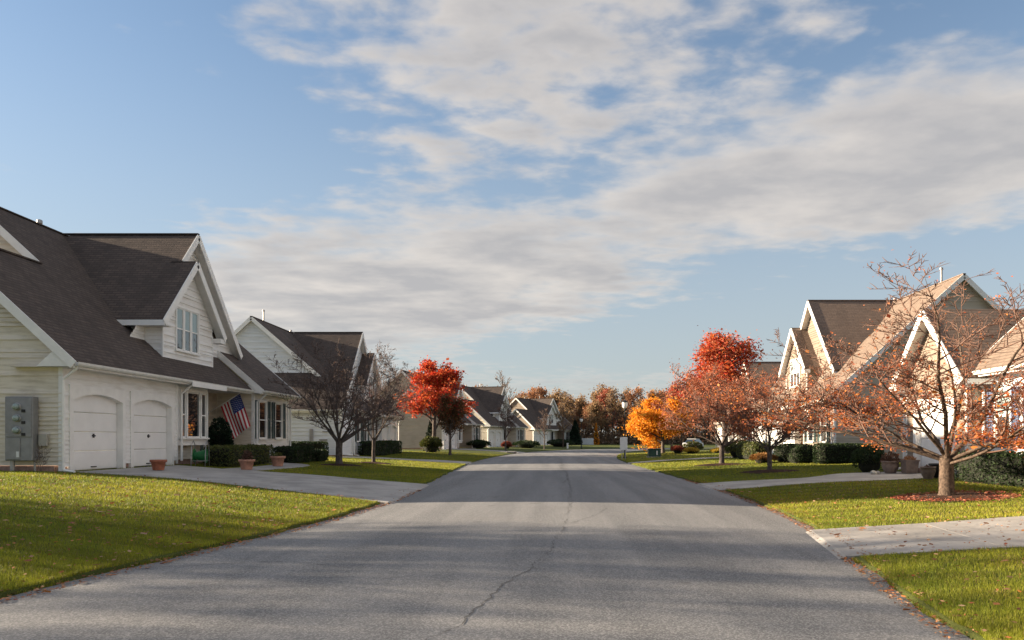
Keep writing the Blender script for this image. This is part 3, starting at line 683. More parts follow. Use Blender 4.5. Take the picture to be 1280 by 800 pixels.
def duplex(loc, rz, mirror, label, front, gable, side, rm='roof_main', rc='roof_cross', shut='shutter_green', ext=False, detail=True):
    H = House('house', loc, rz, mirror, label, None)
    ze, p = 3.1, .92; ov = .5; xr, xg = -6.2, -3.6; YE = 17.6; YW = 13.0
    zr = ze+p*(ov-xr); zg = ze+p*(ov-xg); pw = (zr+.02-ze)/(.95-xr)
    zp = lambda x: ze+p*(ov-x); zw = lambda x: ze+pw*(.95-x)
    # roofs
    H.roof([(ov,-.3,ze),(ov,YW-.3,ze),(xr,YW-.3,zr),(xr,4.6,zr),(xg,4.6,zg),(xg,-.3,zg)], rm)
    H.roof([(xg,-.3,zg),(xg,4.9,zg),(2*xg-ov,4.9,ze),(2*xg-ov,-.3,ze)], rm)
    H.roof([(.95,YW-.3,ze),(.95,YE+.3,ze),(xr,YE+.3,zr+.02),(xr,YW-.3,zr+.02)], rm)
    H.roof([(xr,4.6,zr+.004),(xr,YE+.3,zr+.004),(2*xr-ov,YE+.3,ze),(2*xr-ov,4.6,ze)], rm)
    zc, yc, ys, zs_ = 9.27, 10.0, 8.58, 7.85; yn = 5.93; cz = lambda y: zc-abs(yc-y); sz = lambda y: zs_-abs(ys-y)
    H.roof([(-.65,yc,zc),(-.65,ys,zs_),(-.05,ys,zs_),(-.05,yn,cz(yn)),(-5.9,yn,cz(yn)),(-5.9,yc,zc)], rc)
    H.roof([(-.65,yc,zc),(-.65,14.45,cz(14.45)),(-5.9,14.45,cz(14.45)),(-5.9,yc,zc)], rc)
    H.roof([(-.05,ys,zs_),(-.05,11.2,sz(11.2)),(-1.1,11.2,sz(11.2)),(-1.1,ys,zs_)], rc)
    # ridge caps
    for a, c in (((xg,-.3,zg),(xg,4.6,zg)), ((xr,4.6,zr),(xr,YE+.3,zr)), ((-.65,yc,zc),(xr,yc,zc))):
        b = H.mb(); b.beam((a[0],a[1],a[2]+.005), (c[0],c[1],c[2]+.005), .16, .05); H.add(b, 'ridge_cap', rm)
    # boards along the rakes, fascias, gutters, soffits
    def rake(y, x0, z0, x1, z1, wall_y):
        H.board((x0,y,z0-.12),(x1,y,z1-.12), .035, .24)
        b = H.mb(); q = .185; b.face([(x0,y,z0-q),(x1,y,z1-q),(x1,wall_y,z1-q),(x0,wall_y,z0-q)]); H.add(b, 'soffit', 'soffit')
    rake(-.302, ov, ze, xg, zg, 0); rake(-.302, 2*xg-ov, ze, xg, zg, 0)
    rake(4.598, xg-.12, zg+.11, xr, zr, 4.9); rake(4.598, 2*xr-ov, ze, xr, zr, 4.9)
    rake(YE+.302, .95, ze, xr, zr, YE); rake(YE+.302, 2*xr-ov, ze, xr, zr, YE)
    rake(YW-.302, .95, ze, -2.6, zw(-2.6), YW)
    def grake(x, y0, z0, y1, z1, wall_x):
        H.board((x,y0,z0-.13),(x,y1,z1-.13), .035, .27)
        b = H.mb(); q = .19; b.face([(x,y0,z0-q),(x,y1,z1-q),(wall_x,y1,z1-q),(wall_x,y0,z0-q)]); H.add(b, 'soffit', 'soffit')
    grake(-.648, 8.65, cz(8.65), yc, zc, -1.05); grake(-.648, 14.45, cz(14.45), yc, zc, -1.05)
    grake(-.048, yn, cz(yn), ys, zs_, -.4); grake(-.048, 11.2, sz(11.2), ys, zs_, -.4)
    H.board((-.04,yn-.012,cz(yn)-.13),(-2.2,yn-.012,cz(yn)-.13), .03, .2, 'fascia')
    b = H.mb(); b.face([(-.06,yn,cz(yn)-.22),(-2.2,yn,cz(yn)-.22),(-2.2,6.48,cz(yn)-.22),(-.06,6.48,cz(yn)-.22)]); H.add(b, 'soffit', 'soffit')
    b = H.mb(); b.box(-.42,-.06, 10.72, 11.2, sz(11.2)-.32, sz(11.2)-.13); H.add(b, 'cornice_return', 'white')
    # box return under the garage eave corner
    for yy in ((-.3, 0.0), ):
        b = H.mb(); b.loft([[(ov-.02,yy[0]+.02,ze-.16),(-.55,yy[0]+.02,ze-.16),(-.05,yy[0]+.02,ze+.30)], [(ov-.02,yy[1],ze-.16),(-.55,yy[1],ze-.16),(-.05,yy[1],ze+.30)]]); H.add(b, 'cornice_return', 'white')
    for yy in ((YW-.3, YW), (YE, YE+.3)):
        b = H.mb(); b.loft([[(.93,yy[0]+.01,ze-.16),(-.1,yy[0]+.01,ze-.16),(.4,yy[0]+.01,ze+.28)], [(.93,yy[1]-.01,ze-.16),(-.1,yy[1]-.01,ze-.16),(.4,yy[1]-.01,ze+.28)]]); H.add(b, 'cornice_return', 'white')
    for x_, ya, yb in ((ov, -.28, YW-.32), (.95, YW-.28, YE+.28)):
        b = H.mb(); b.box(x_-.03, x_, ya, yb, ze-.2, ze-.03); H.add(b, 'fascia', 'white'); H.gutter(x_+.002, ya, yb, ze-.035)
        b = H.mb(); b.face([(x_-.03,ya,ze-.17),(x_-.03,yb,ze-.17),(-1.3 if x_ < .9 else .4,yb,ze-.17),(-1.3 if x_ < .9 else .4,ya,ze-.17)]); H.add(b, 'soffit', 'soffit')
    # walls
    q = .20
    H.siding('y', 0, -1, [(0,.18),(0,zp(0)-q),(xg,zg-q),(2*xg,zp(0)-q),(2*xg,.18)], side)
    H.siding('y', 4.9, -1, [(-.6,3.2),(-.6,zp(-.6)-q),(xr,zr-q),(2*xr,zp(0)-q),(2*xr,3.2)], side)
    H.siding('y', YE, 1, [(.45,.12),(.45,zw(.45)-q),(xr,zr-q),(2*xr,zp(0)-q),(2*xr,.12)], side)
    d1, d2 = (.44, 3.02), (3.68, 6.26); dh = 2.48
    H.siding('x', 0, 1, [(0,.14),(6.75,.14),(6.75,ze-.17),(0,ze-.17)], front, [(d1[0]-.17,d1[1]+.17,0,dh),(d2[0]-.17,d2[1]+.17,0,dh)])
    H.garage_door(*d1); H.garage_door(*d2)
    H.siding('y', 6.75, 1, [(-1.2,.14),(0,.14),(0,ze-.17),(-1.2,ze-.17)], front)
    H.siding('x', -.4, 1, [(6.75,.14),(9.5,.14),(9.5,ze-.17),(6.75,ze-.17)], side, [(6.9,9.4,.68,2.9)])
    # bay: a white box standing proud with three lights
    b = H.mb(); b.box(-.4, -.02, 6.9, 9.4, .68, .9); b.box(-.4, -.02, 6.9, 9.4, 2.78, 2.93); b.box(-.4,-.02,6.9,6.99,.9,2.78); b.box(-.4,-.02,9.31,9.4,.9,2.78)
    H.add(b, 'bay_box', 'white')
    H.window('x', -.06, 1, 7.06, 9.24, .98, 2.7, 3, [True, False, True], ws=[.52,1.25,.52], depth=.09)
    b = H.mb(); b.box(ov+.13, ov+.16, 6.6, 9.6, ze-.26, ze-.08); H.add(b, 'fascia', 'white')
    # recessed porch
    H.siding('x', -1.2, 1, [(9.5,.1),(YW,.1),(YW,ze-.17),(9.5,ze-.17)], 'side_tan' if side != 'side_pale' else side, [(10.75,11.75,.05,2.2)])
    H.siding('y', 9.5, 1, [(-1.2,.1),(-.4,.1),(-.4,ze-.17),(-1.2,ze-.17)], side)
    b = H.mb(); b.box(-1.24,-1.14,10.75,10.83,.02,2.2); b.box(-1.24,-1.14,11.67,11.75,.02,2.2); b.box(-1.24,-1.14,10.83,11.67,2.1,2.2); dr = H.add(b, 'door', 'white')
    b = H.mb(); b.bbox(-1.25,-1.19,10.84,11.66,.03,2.09,.01); H.add(b, 'door_leaf', 'shutter_green', dr)
    b = H.mb(); b.lathe([(.012,0),(.03,.02),(.03,.05),(.015,.07)], (-1.17,10.92,1.0), 10); H.add(b, 'handle', 'galv', dr)
    b = H.mb(); b.box(-.5, 1.0, 10.2, 12.6, -.12, .04); H.add(b, 'porch_step', 'concrete')
    H.siding('y', YW, -1, [(.45,.12),(.45,zw(.45)-q),(-2.4,zw(-2.4)-q),(-2.4,.12)], side)
    wa, wb = (13.55, 14.45), (15.65, 16.55)
    H.siding('x', .45, 1, [(YW,.12),(YE,.12),(YE,ze-.17),(YW,ze-.17)], front, [(*wa,.95,2.62),(*wb,.95,2.62)])
    for w in (wa, wb):
        H.window('x', .45, 1, *w, .95, 2.62, 1, True)
        H.shutter('x', .47, 1, w[0]-.46, w[0]-.1, .93, 2.66, shut); H.shutter('x', .47, 1, w[1]+.1, w[1]+.46, .93, 2.66, shut)
    # upper gables facing the street
    H.siding('x', -1.05, 1, [(5.3,4.3),(14.7,4.3),(14.45,cz(14.45)-q),(yc,zc-q),(5.55,cz(5.55)-q)], gable)
    H.siding('x', -.4, 1, [(6.48,3.85),(10.68,3.85),(10.68,sz(10.68)-q),(ys,zs_-q),(6.48,sz(6.48)-q)], gable, [(7.5,9.3,4.3,5.9)])
    H.siding('y', 6.48, -1, [(-.4,3.9),(-.4,5.1),(-1.72,5.1)], gable)
    H.siding('y', 10.68, 1, [(-.4,3.9),(-.4,5.2),(-1.05,5.2),(-1.05,4.4)], gable)
    H.window('x', -.4, 1, 7.5, 9.3, 4.3, 5.9, 3, True, pale_top=True, depth=.06)
    # corner boards
    for x_, y_, z_ in ((0,0,ze+.2),(0,6.75,ze-.17),(.45,YW,ze-.17),(.45,YE,ze-.17)):
        sy = -.03 if y_ in (0, YW) else .03
        b = H.mb(); b.box(x_-.09, x_+.03, min(y_,y_+sy), max(y_,y_+sy), .02, z_); H.add(b, 'corner_board', 'white')
        b = H.mb(); b.box(x_, x_+.03, min(y_, y_-3*sy), max(y_, y_-3*sy), .02, ze-.18); H.add(b, 'corner_board', 'white')
    for yy_ in (6.45, 10.63): b = H.mb(); b.box(-.425,-.37, yy_, yy_+.08, 3.9, 5.17); H.add(b, 'corner_board', 'white')
    H.downspout(ov+.05, -.16, -.02, ze-.1, -.42); H.downspout(ov+.05, 6.85, -.02, ze-.1, -.42, False)
    H.downspout(1.0, YW+.1, -.02, ze-.1, -.42, False); H.downspout(1.0, YE-.05, -.02, ze-.1, -.42)
    # foundation
    b = H.mb(); b.box(2*xg, -.03, .03, .2, -.6, .17); b.box(-.2,-.03,.2,.3,-.6,.13); b.box(-.2,-.03,3.16,3.54,-.6,.13); b.box(-.2,-.03,6.4,6.7,-.6,.13); b.box(-.2,-.03,.3,6.4,-.6,-.06); b.box(-.6,-.45,6.7,9.5,-.6,.13); b.box(-1.4,-1.23,9.5,YW,-.6,.1)
    b.box(.2,.42,YW+.03,YE-.03,-.6,.11); b.box(2*xr,.2,YE-.2,YE-.03,-.6,.11)
    fo = H.add(b, 'foundation', 'block')
    if detail:
        for r_ in range(2):
            for k in range(18):
                x1 = -.01-k*.4-(.2 if r_ else 0)
                if x1 < -7.1: continue
                b = H.mb(); b.bbox(x1-.39, x1-.004, -.02, .05, -.215+r_*.195, -.03+r_*.195, .006); H.add(b, 'block', 'block', fo)
    # vents through the roof
    for x_, y_, h_, r_ in ((-6.5, 9.0, .45, .07),):
        b = H.mb(); zb = zr-p*abs(x_-xr); b.lathe([(r_*1.5,-.1),(r_*1.5,.06),(r_,.08),(r_,h_),(r_*1.5,h_),(r_*1.5,h_+.12),(r_*.6,h_+.16)], (x_,y_,zb), 10); H.add(b, 'roof_vent', 'galv')
    b = H.mb(); b.lathe([(.1,-.2),(.1,.0),(.06,.04),(.06,.75),(.085,.75),(.085,.85),(.04,.88)], (xr-.15, 15.2, zr), 10); H.add(b, 'roof_vent', 'galv')
    if ext:
        za, zb, y2 = 5.55, 3.0, YE+3.0
        H.roof([(.6,YE+.0,za),(.6,y2,zb),(-9.,y2,zb),(-9.,YE+.0,za)], rc)
        b = H.mb(); b.box(-9., .6, y2, y2+.03, zb-.22, zb-.02); H.add(b, 'fascia', 'white')
        b = H.mb(); b.box(-9., .6, y2+.032, y2+.14, zb-.13, zb-.02); H.add(b, 'gutter', 'gutter')
        H.siding('y', y2-.35, 1, [(.4,.1),(.4,zb-.1),(-8.6,zb-.1),(-8.6,.1)], side)
        H.siding('x', .4, 1, [(YE,.1),(y2-.35,.1),(y2-.35,zb),(YE,za-.4)], front)
        H.board((.59,YE,za-.12),(.59,y2,zb-.12), .03, .2)
        b = H.mb(); b.face([(.6,YE,za-.14),(.6,y2,zb-.14),(.4,y2,zb-.14),(.4,YE,za-.14)]); H.add(b, 'soffit', 'soffit')
        b = H.mb(); b.box(.33,.43,y2-.33,y2-.30,.02,zb-.1); b.box(.41,.44,y2-.42,y2-.33,.02,zb-.1); H.add(b, 'corner_board', 'white')
        b = H.mb(); b.tube([(.55,y2+.08,zb-.1),(.5,y2-.1,zb-.5),(.5,y2-.12,.3),(.62,y2-.1,.14),(1.25,y2-.05,.1)], .05, 6); H.add(b, 'downspout', 'white')
        b = H.mb(); b.box(-1.55,-1.35,y2-.33,y2-.22,.9,1.75); H.add(b, 'meter_cabinet', 'steel')
        b = H.mb(); b.box(-.95,-.45,y2-.33,y2-.25,1.0,1.1); b.box(-.75,-.4,y2-.33,y2-.26,1.55,1.62); H.add(b, 'dryer_vent', 'steel')
    return H

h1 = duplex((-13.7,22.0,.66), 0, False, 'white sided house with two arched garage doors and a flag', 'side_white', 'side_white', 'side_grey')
h2 = duplex((-13.7,70.0,.45), 0, True, 'pale blue sided house behind the two bare trees', 'side_pale', 'side_pale', 'side_pale', ext=True, detail=False)
h3 = duplex((-11.9,86.5,.36), R(-7), False, 'tan sided house half hidden by the red maple', 'side_cream', 'side_white', 'side_tan', detail=False)
h4 = duplex((-8.9,111,.33), R(-14), False, 'dark roofed house between the red maple and the bare sapling', 'side_grey', 'side_white', 'side_grey', detail=False)
h5 = duplex((-3.2,146,.28), R(-26), False, 'farthest cream house at the bend with a white gable', 'side_white', 'side_white', 'side_cream', detail=False)
r1 = duplex((15.3,58.6,.42), R(180), False, 'cream house with stacked sunlit gables behind the rust coloured trees', 'side_cream', 'side_cream', 'side_tan', 'roof_brown', 'roof_brown_cross', detail=False)
r2 = duplex((19.6,92.0,.33), R(180), False, 'brown roofed house hidden behind the red treetop', 'side_cream', 'side_cream', 'side_tan', 'roof_brown', 'roof_brown_cross', detail=False)

r1.e.scale.z = 1.05
def cottage(loc, rz, label):
    """long low house with a garage gable at each end; y runs from the far end towards the camera"""
    H = House('house', loc, rz, False, label, None); side = 'side_tan'
    ze, p, ov = 3.12, .92, .45; xr = -6.3; zr = ze+p*(ov-xr); zp = lambda x: ze+p*(ov-x); Y0, Y1 = 4.0, 14.4; q = .16
    H.roof([(ov,Y0-.3,ze),(ov,Y1+.3,ze),(xr,Y1+.3,zr),(xr,Y0-.3,zr)], 'roof_brown')
    H.roof([(xr,Y0-.3,zr),(xr,Y1+.3,zr),(2*xr-ov,Y1+.3,ze),(2*xr-ov,Y0-.3,ze)], 'roof_brown')
    for y, w in ((Y0-.302, Y0), (Y1+.302, Y1)):
        H.board((ov,y,ze-.12),(xr,y,zr-.12), .035, .2); H.board((2*xr-ov,y,ze-.12),(xr,y,zr-.12), .035, .2)
    H.siding('y', Y0, -1, [(0,.1),(0,zp(0)-q),(xr,zr-q),(2*xr,zp(0)-q),(2*xr,.1)], side)
    H.siding('y', Y1, 1, [(0,.1),(0,zp(0)-q),(xr,zr-q),(2*xr,zp(0)-q),(2*xr,.1)], side)
    b = H.mb(); b.box(ov-.03, ov, Y0-.28, Y1+.28, ze-.2, ze-.03); H.add(b, 'fascia', 'white'); H.gutter(ov+.002, Y0-.28, Y1+.28, ze-.035)
    b = H.mb(); b.face([(ov,Y0,ze-.17),(ov,Y1,ze-.17),(0,Y1,ze-.17),(0,Y0,ze-.17)]); H.add(b, 'soffit', 'soffit')
    wins = [(4.62,5.32),(6.4,7.1),(9.9,10.6),(11.6,12.3)]
    H.siding('x', 0, 1, [(Y0,.1),(Y1,.1),(Y1,ze-.17),(Y0,ze-.17)], 'side_pale', [(a,c,1.0,2.5) for a, c in wins])
    for a, c in wins:
        H.window('x', 0, 1, a, c, 1.0, 2.5, 1, True, pale_top=True)
        H.shutter('x', .02, 1, a-.42, a-.1, .97, 2.55, 'shutter_blue'); H.shutter('x', .02, 1, c+.1, c+.42, .97, 2.55, 'shutter_blue')
    for c0, sg in ((2.0, 1), (16.4, -1)):                                # garage wings with a gable to the street
        ya, yb = c0-2.0, c0+2.0; xf = .55; zg = 2.9; ap = lambda y: zg+.98*(2.45-abs(y-c0)); zt = ap(c0)
        H.roof([(xf+.4,c0,zt),(xf+.4,c0-2.45,zg),(-5,c0-2.45,zg),(-5,c0,zt)], 'roof_brown_cross')
        H.roof([(xf+.4,c0,zt-.003),(xf+.4,c0+2.45,zg),(-5,c0+2.45,zg),(-5,c0,zt-.003)], 'roof_brown_cross')
        for yy in (c0-2.45, c0+2.45):
            H.board((xf+.405,yy,zg-.13),(xf+.405,c0,zt-.13), .035, .24)
            b = H.mb(); b.face([(xf+.4,yy,zg-.18),(xf+.4,c0,zt-.18),(xf,c0,zt-.18),(xf,yy,zg-.18)]); H.add(b, 'soffit', 'soffit')
            b = H.mb(); s_ = .45 if yy < c0 else -.45
            b.loft([[(xf+.39,yy,zg-.2),(xf+.39,yy+s_*1.2,zg-.2),(xf+.39,yy+s_*.9,zg+.32)], [(xf,yy,zg-.2),(xf,yy+s_*1.2,zg-.2),(xf,yy+s_*.9,zg+.32)]]); H.add(b, 'cornice_return', 'white')
            b = H.mb(); b.box(-4.6, xf+.38, yy-.014, yy+.014, zg-.2, zg-.04); H.add(b, 'fascia', 'white')
        H.siding('x', xf, 1, [(ya,.1),(yb,.1),(yb,ap(yb)-q),(c0,zt-q),(ya,ap(ya)-q)], 'side_cream', [(c0-1.4,c0+1.4,0,2.42)])
        for yy, o_ in ((ya, -1), (yb, 1)): H.siding('y', yy, o_, [(xf,.1),(xf,ap(ya)-q),(-4.5,ap(ya)-q),(-4.5,.1)], side)
        H.garage_door(c0-1.23, c0+1.23, 2.02, .16, xf)
        for yy, sy in ((ya, -.03), (yb, .03)):
            b = H.mb(); b.box(xf-.09, xf+.03, min(yy,yy+sy), max(yy,yy+sy), .02, ap(ya)-q); H.add(b, 'corner_board', 'white')
            b = H.mb(); b.box(xf, xf+.03, min(yy,yy-3*sy), max(yy,yy-3*sy), .02, ap(ya)-q); H.add(b, 'corner_board', 'white')
        b = H.mb(); b.box(-4.5, xf-.03, ya+.03, yb-.03, -.6, .09); H.add(b, 'foundation', 'block')
        H.downspout(xf+.35, ya-.1 if sg > 0 else yb+.1, 0, zg-.1, -.3)
    H.downspout(ov+.08, Y0+.12, 0, ze-.1, -.4)
    b = H.mb(); b.box(2*xr, -.03, Y0+.03, Y1-.03, -.6, .09); H.add(b, 'foundation', 'block')
    b = H.mb(); b.lathe([(.1,-.2),(.1,.1),(.06,.12),(.06,.6),(.09,.62),(.09,.7),(.04,.74)], (xr-.1, 8, zr), 10); H.add(b, 'roof_vent', 'galv')
    return H
r0 = cottage((13.05,27.5,.50), R(180), 'low house with slate blue shutters and a garage gable behind the nearest tree')

# ------------------------------------------------------------------ trees
class Sticks:
    """many tapered branches in one mesh"""
    def __init__(self): self.v = []; self.f = []
    def add(self, pts, rad, n):
        d = (pts[-1]-pts[0]); d = d.normalized() if d.length > 1e-6 else Vector((0,0,1))
        ref = Vector((0,0,1)) if abs(d.z) < .9 else Vector((1,0,0))
        s = d.cross(ref).normalized(); u = s.cross(d)
        cs = [(math.cos(2*math.pi*k/n), math.sin(2*math.pi*k/n)) for k in range(n)]
        base = len(self.v)
        for q, r in zip(pts, rad):
            for c, w in cs:
                self.v.append((q.x+(s.x*c+u.x*w)*r, q.y+(s.y*c+u.y*w)*r, q.z+(s.z*c+u.z*w)*r))
        for i in range(len(pts)-1):
            a = base+i*n
            for k in range(n):
                j = (k+1) % n; self.f.append((a+k, a+j, a+n+j, a+n+k))
def rand_perp(r, d):
    a = Vector((r.gauss(0,1), r.gauss(0,1), r.gauss(0,1))); a -= d*a.dot(d)
    return a.normalized() if a.length > 1e-4 else Vector((1,0,0))
def grow(seed, H, r0, fork, limbs, limb_el, limb_len, kids, angs, lens, twig_r=.004, up=.25, jit=.16, leader=False, nseg=(9,7,5,3), trunk_jit=.03, first=.22, droop=0.):
    """returns trunk sticks, twig sticks, and twig points with directions. kids/angs/lens are per level below the limbs"""
    r = random.Random(seed); TR = Sticks(); TW = Sticks(); tips = []
    def walk(p, d, L, n, wob, lift):
        pts = [p.copy()]; q = p.copy(); d = d.copy()
        for i in range(n):
            d = (d + Vector((r.gauss(0,wob), r.gauss(0,wob), r.gauss(0,wob)*.7)) + Vector((0,0,lift/n))).normalized()
            q = q + d*(L/n); pts.append(q.copy())
        return pts
    def branch(p, d, L, rad, lev):
        ns = nseg[min(lev, len(nseg)-1)]
        pts = walk(p, d, L, ns, jit*(.55 if lev == 0 else 1), up if lev < 2 else up*.4-droop)
        rr = [max(twig_r*.6, rad*(1-i/ns)**.85+twig_r*.6) for i in range(ns+1)]
        (TR if lev == 0 else TW).add(pts, rr, 7 if lev == 0 else (4 if lev == 1 else 3))
        if lev >= len(kids):
            tips.append((pts[-1], pts[len(pts)//2])); return
        if lev == len(kids)-1: tips.append((pts[-1], pts[-2]))
        K = max(1, round(kids[lev]*r.uniform(.8, 1.2)))
        for k in range(K):
            t = first+(1-first)*((k+r.random())/K); f = t*ns; i = min(ns-1, int(f)); q = pts[i].lerp(pts[i+1], f-i)
            dd = (pts[i+1]-pts[i]).normalized(); a = R(angs[lev]*r.uniform(.7, 1.3))
            nd = (dd*math.cos(a) + rand_perp(r, dd)*math.sin(a)).normalized()
            if nd.z < -.25 and not droop: nd.z *= -.4; nd.normalize()
            branch(q, nd, L*lens[lev]*r.uniform(.6, 1.25)*(1.12-.55*t), max(twig_r, rr[i]*.55), lev+1)
    # trunk
    top = H*.8 if leader else fork; n = 12 if leader else 6
    pts = [Vector((0,0,-.15))]; q = Vector((0,0,0)); pts.append(q.copy())
    for i in range(n):
        q = q + Vector((r.gauss(0,trunk_jit*.5)*top/n*2, r.gauss(0,trunk_jit*.5)*top/n*2, top/n)); pts.append(q.copy())
    rad = [r0*1.55, r0*1.28]+[r0*((1-.78*(i+1)/n) if leader else (1-.1*(i+1)/n+(.12 if i == n-1 else 0))) for i in range(n)]
    TR.add(pts, rad, 12)
    for k in range(limbs):
        az = 2*math.pi*(k+r.uniform(-.3,.3))/limbs*(1 if not leader else 2.618)
        el = R(limb_el[0]+(limb_el[1]-limb_el[0])*r.random())
        if leader:
            t = fork/top+(1-fork/top)*(k+r.random()*.5)/limbs; f = t*n+1; i = min(n, int(f)); p = pts[i].lerp(pts[min(n+1,i+1)], f-i); LL = limb_len*(1.15-.75*t); rb = rad[i]*.5
        else: p = pts[-1]-Vector((0,0,r.random()*.18)); LL = limb_len; LL *= .95+.12*math.sin(el)**2; rb = r0*r.uniform(.23,.39)
        d = Vector((math.cos(az)*math.cos(el), math.sin(az)*math.cos(el), math.sin(el)))
        branch(p, d, LL*r.uniform(.8,1.12), rb, 0)
    return TR, TW, tips
def leaf_cards(pts, size, seed, flat=0.):
    """folded little leaves, four corners each"""
    n = len(pts); rg = np.random.default_rng(seed); P = np.asarray(pts, float)
    a = rg.normal(size=(n,3)); a /= np.linalg.norm(a, axis=1)[:,None]
    if flat: a[:,2] *= (1-flat); a /= np.linalg.norm(a, axis=1)[:,None]
    c = rg.normal(size=(n,3)); c -= a*(a*c).sum(1)[:,None]; c /= np.linalg.norm(c, axis=1)[:,None]
    s = size*np.exp(rg.normal(0, .36, n))[:,None]
    nn = np.cross(a, c)
    V = np.stack([P-a*s*.5, P+c*s*.34+nn*s*.08, P+a*s*.5, P-c*s*.34+nn*s*.08], 1).reshape(-1,3)
    F = np.arange(n*4).reshape(n,4)
    return V, F
def make_tree(name, seed, bark, twig, leaves, g, twig_mat=None):
    """leaves: list of (material, number, size, spread)"""
    root = empty(name)
    TR, TW, tips = grow(seed, **g)
    np_mesh('trunk', TR.v, TR.f, M[bark], root, True)
    np_mesh('crown', TW.v, TW.f, M[twig], root, True)
    rg = np.random.default_rng(seed); T0 = np.array([t[0] for t in tips]); T1 = np.array([t[1] for t in tips])
    for mat, num, size, spread, *cond in leaves:
        w = np.ones(len(T0))
        if cond: w = cond[0](T0)
        w = w*np.exp(1.6*np.array([mnoise.noise(Vector(q)*.85+Vector((seed,0,0))) for q in T0]))
        w = w/w.sum(); k = rg.choice(len(T0), num, p=w); f = rg.random((num,1))
        P = T0[k]*f+T1[k]*(1-f)+rg.normal(size=(num,3))*spread
        V, F = leaf_cards(P, size, seed+3); np_mesh('leaves', V, F, M[mat], root)
    return root
def set_tree(t, x, y, rz=0., s=1., label=None, group=None, cat='tree', sink=.0, sz=None):
    t.location = (x, y, g1(x, y)-sink); t.rotation_euler = (0,0,rz); t.scale = (s, s, sz or s)
    if label: tag(t, label, cat, group)
    return t
CRAB = dict(H=5.6, r0=.132, fork=1.05, limbs=12, limb_el=(10,72), limb_len=4.1, kids=(9,8,6), angs=(44,50,48), lens=(.48,.44,.48), twig_r=.0056, up=.35, jit=.15, nseg=(10,6,4,2))
near_tree = make_tree('crabapple_tree', 21, 'bark_brown', 'twig_pink', [('leaf_pink', 12000, .034, .06, lambda T: np.clip((4.4-T[:,2])*.7, .06, 1.6)), ('leaf_orange', 9500, .048, .09, lambda T: np.clip((3.6-T[:,2])*.6, .05, 2)*np.where(T[:,0] > .0, 1.6, .7))], CRAB)
set_tree(near_tree, 8.85, 17.5, R(20), 1.27, 'nearest tree with a thick tan trunk and scattered orange leaves', 'street trees on the verges', sz=.86)
CRAB2 = dict(CRAB, H=4.8, r0=.10, fork=.95, limb_len=3.1, limb_el=(20,62), twig_r=.0055)
t_a = make_tree('crabapple_tree', 33, 'bark_dark', 'twig_pink', [('leaf_pink', 11000, .05, .09), ('leaf_orange', 1500, .06, .08)], CRAB2)
set_tree(t_a, 8.9, 31.8, 0, 1.0, 'spreading rust twigged tree in dark mulch before the clipped hedges', 'street trees on the verges')
t_b = make_tree('crabapple_tree', 46, 'bark_dark', 'twig_pink', [('leaf_pink', 13000, .06, .11), ('leaf_orange', 1200, .06, .1)], dict(CRAB2, limb_len=3.5, r0=.13, twig_r=.0065))
set_tree(t_b, 8.85, 40.5, 1.0, 1.06, 'spreading pinkish twigged tree just below the red treetop', 'street trees on the verges')
t_c = make_tree('crabapple_tree', 58, 'bark_dark', 'twig_dark', [('leaf_dull', 1800, .045, .08)], dict(CRAB, H=5.8, r0=.16, fork=1.1, limb_len=3.6, limb_el=(30,80), twig_r=.0062))
set_tree(t_c, -9.7, 36.0, .4, 1.0, 'dark bare tree with the thicker trunk beyond the terracotta planters', 'street trees on the verges')
t_d = make_tree('crabapple_tree', 64, 'bark_dark', 'twig_dark', [('leaf_dull', 1200, .05, .08)], dict(CRAB, H=6.4, r0=.105, fork=1.3, limb_len=4.2, limb_el=(42,80), twig_r=.0064, limbs=7))
set_tree(t_d, -9.2, 40.8, 2., .92, 'slimmer dark bare tree with tall pale top twigs', 'street trees on the verges')
# maples and other leafy trees
MAPLE = dict(H=7.2, r0=.15, fork=1.5, limbs=15, limb_el=(35,68), limb_len=3.2, kids=(8,6,4), angs=(42,45,45), lens=(.45,.45,.45), twig_r=.009, up=.35, jit=.14, leader=True, nseg=(7,5,3,2))
maple = make_tree('maple_tree', 71, 'bark_dark', 'twig_dark', [('leaf_redor', 14000, .125, .17, lambda T: np.where(T[:,2] > 2.0, 1.0, .25))], MAPLE)
set_tree(maple, -10.9, 73.0, 0, 1.62, 'bright red and orange maple on the verge', 'maples', sz=1.22)
m2 = make_tree('maple_tree', 72, 'bark_dark', 'twig_dark', [('leaf_bronze', 9000, .14, .2), ('leaf_red', 900, .12, .2, lambda T: np.clip(T[:,2]-3.5, .02, 3))], dict(MAPLE, H=6.3, limb_len=3.0))
set_tree(m2, -8.25, 64.5, 1, .80, 'bronze brown leaved tree touching the red maple', 'maples')
m3 = make_tree('maple_tree', 73, 'bark_dark', 'twig_pink', [('leaf_redor', 9000, .15, .28, lambda T: np.clip(T[:,2]-3.0, .12, 3)), ('leaf_pink', 7000, .13, .35)], dict(MAPLE, H=10.2, r0=.22, fork=2.0, limb_len=4.2, limbs=18))
set_tree(m3, 14.4, 64.5, 0, 1.3, 'tall red maple rising above the rust coloured trees', 'maples', sz=1.0)
m4 = make_tree('maple_tree', 74, 'bark_dark', 'twig_pink', [('leaf_red', 4500, .14, .2, lambda T: np.clip(T[:,2]-1.6, .1, 3)), ('leaf_rust', 3500, .14, .25)], dict(MAPLE, H=7.0, limb_len=3.0))
set_tree(m4, 13.0, 78.0, 0, 1.0, 'rusty maple with a crimson tip behind the golden tree', 'maples')
GOLD = dict(MAPLE, H=5.0, r0=.14, fork=.8, limbs=15, limb_el=(5,55), limb_len=3.1, up=.1, droop=.25)
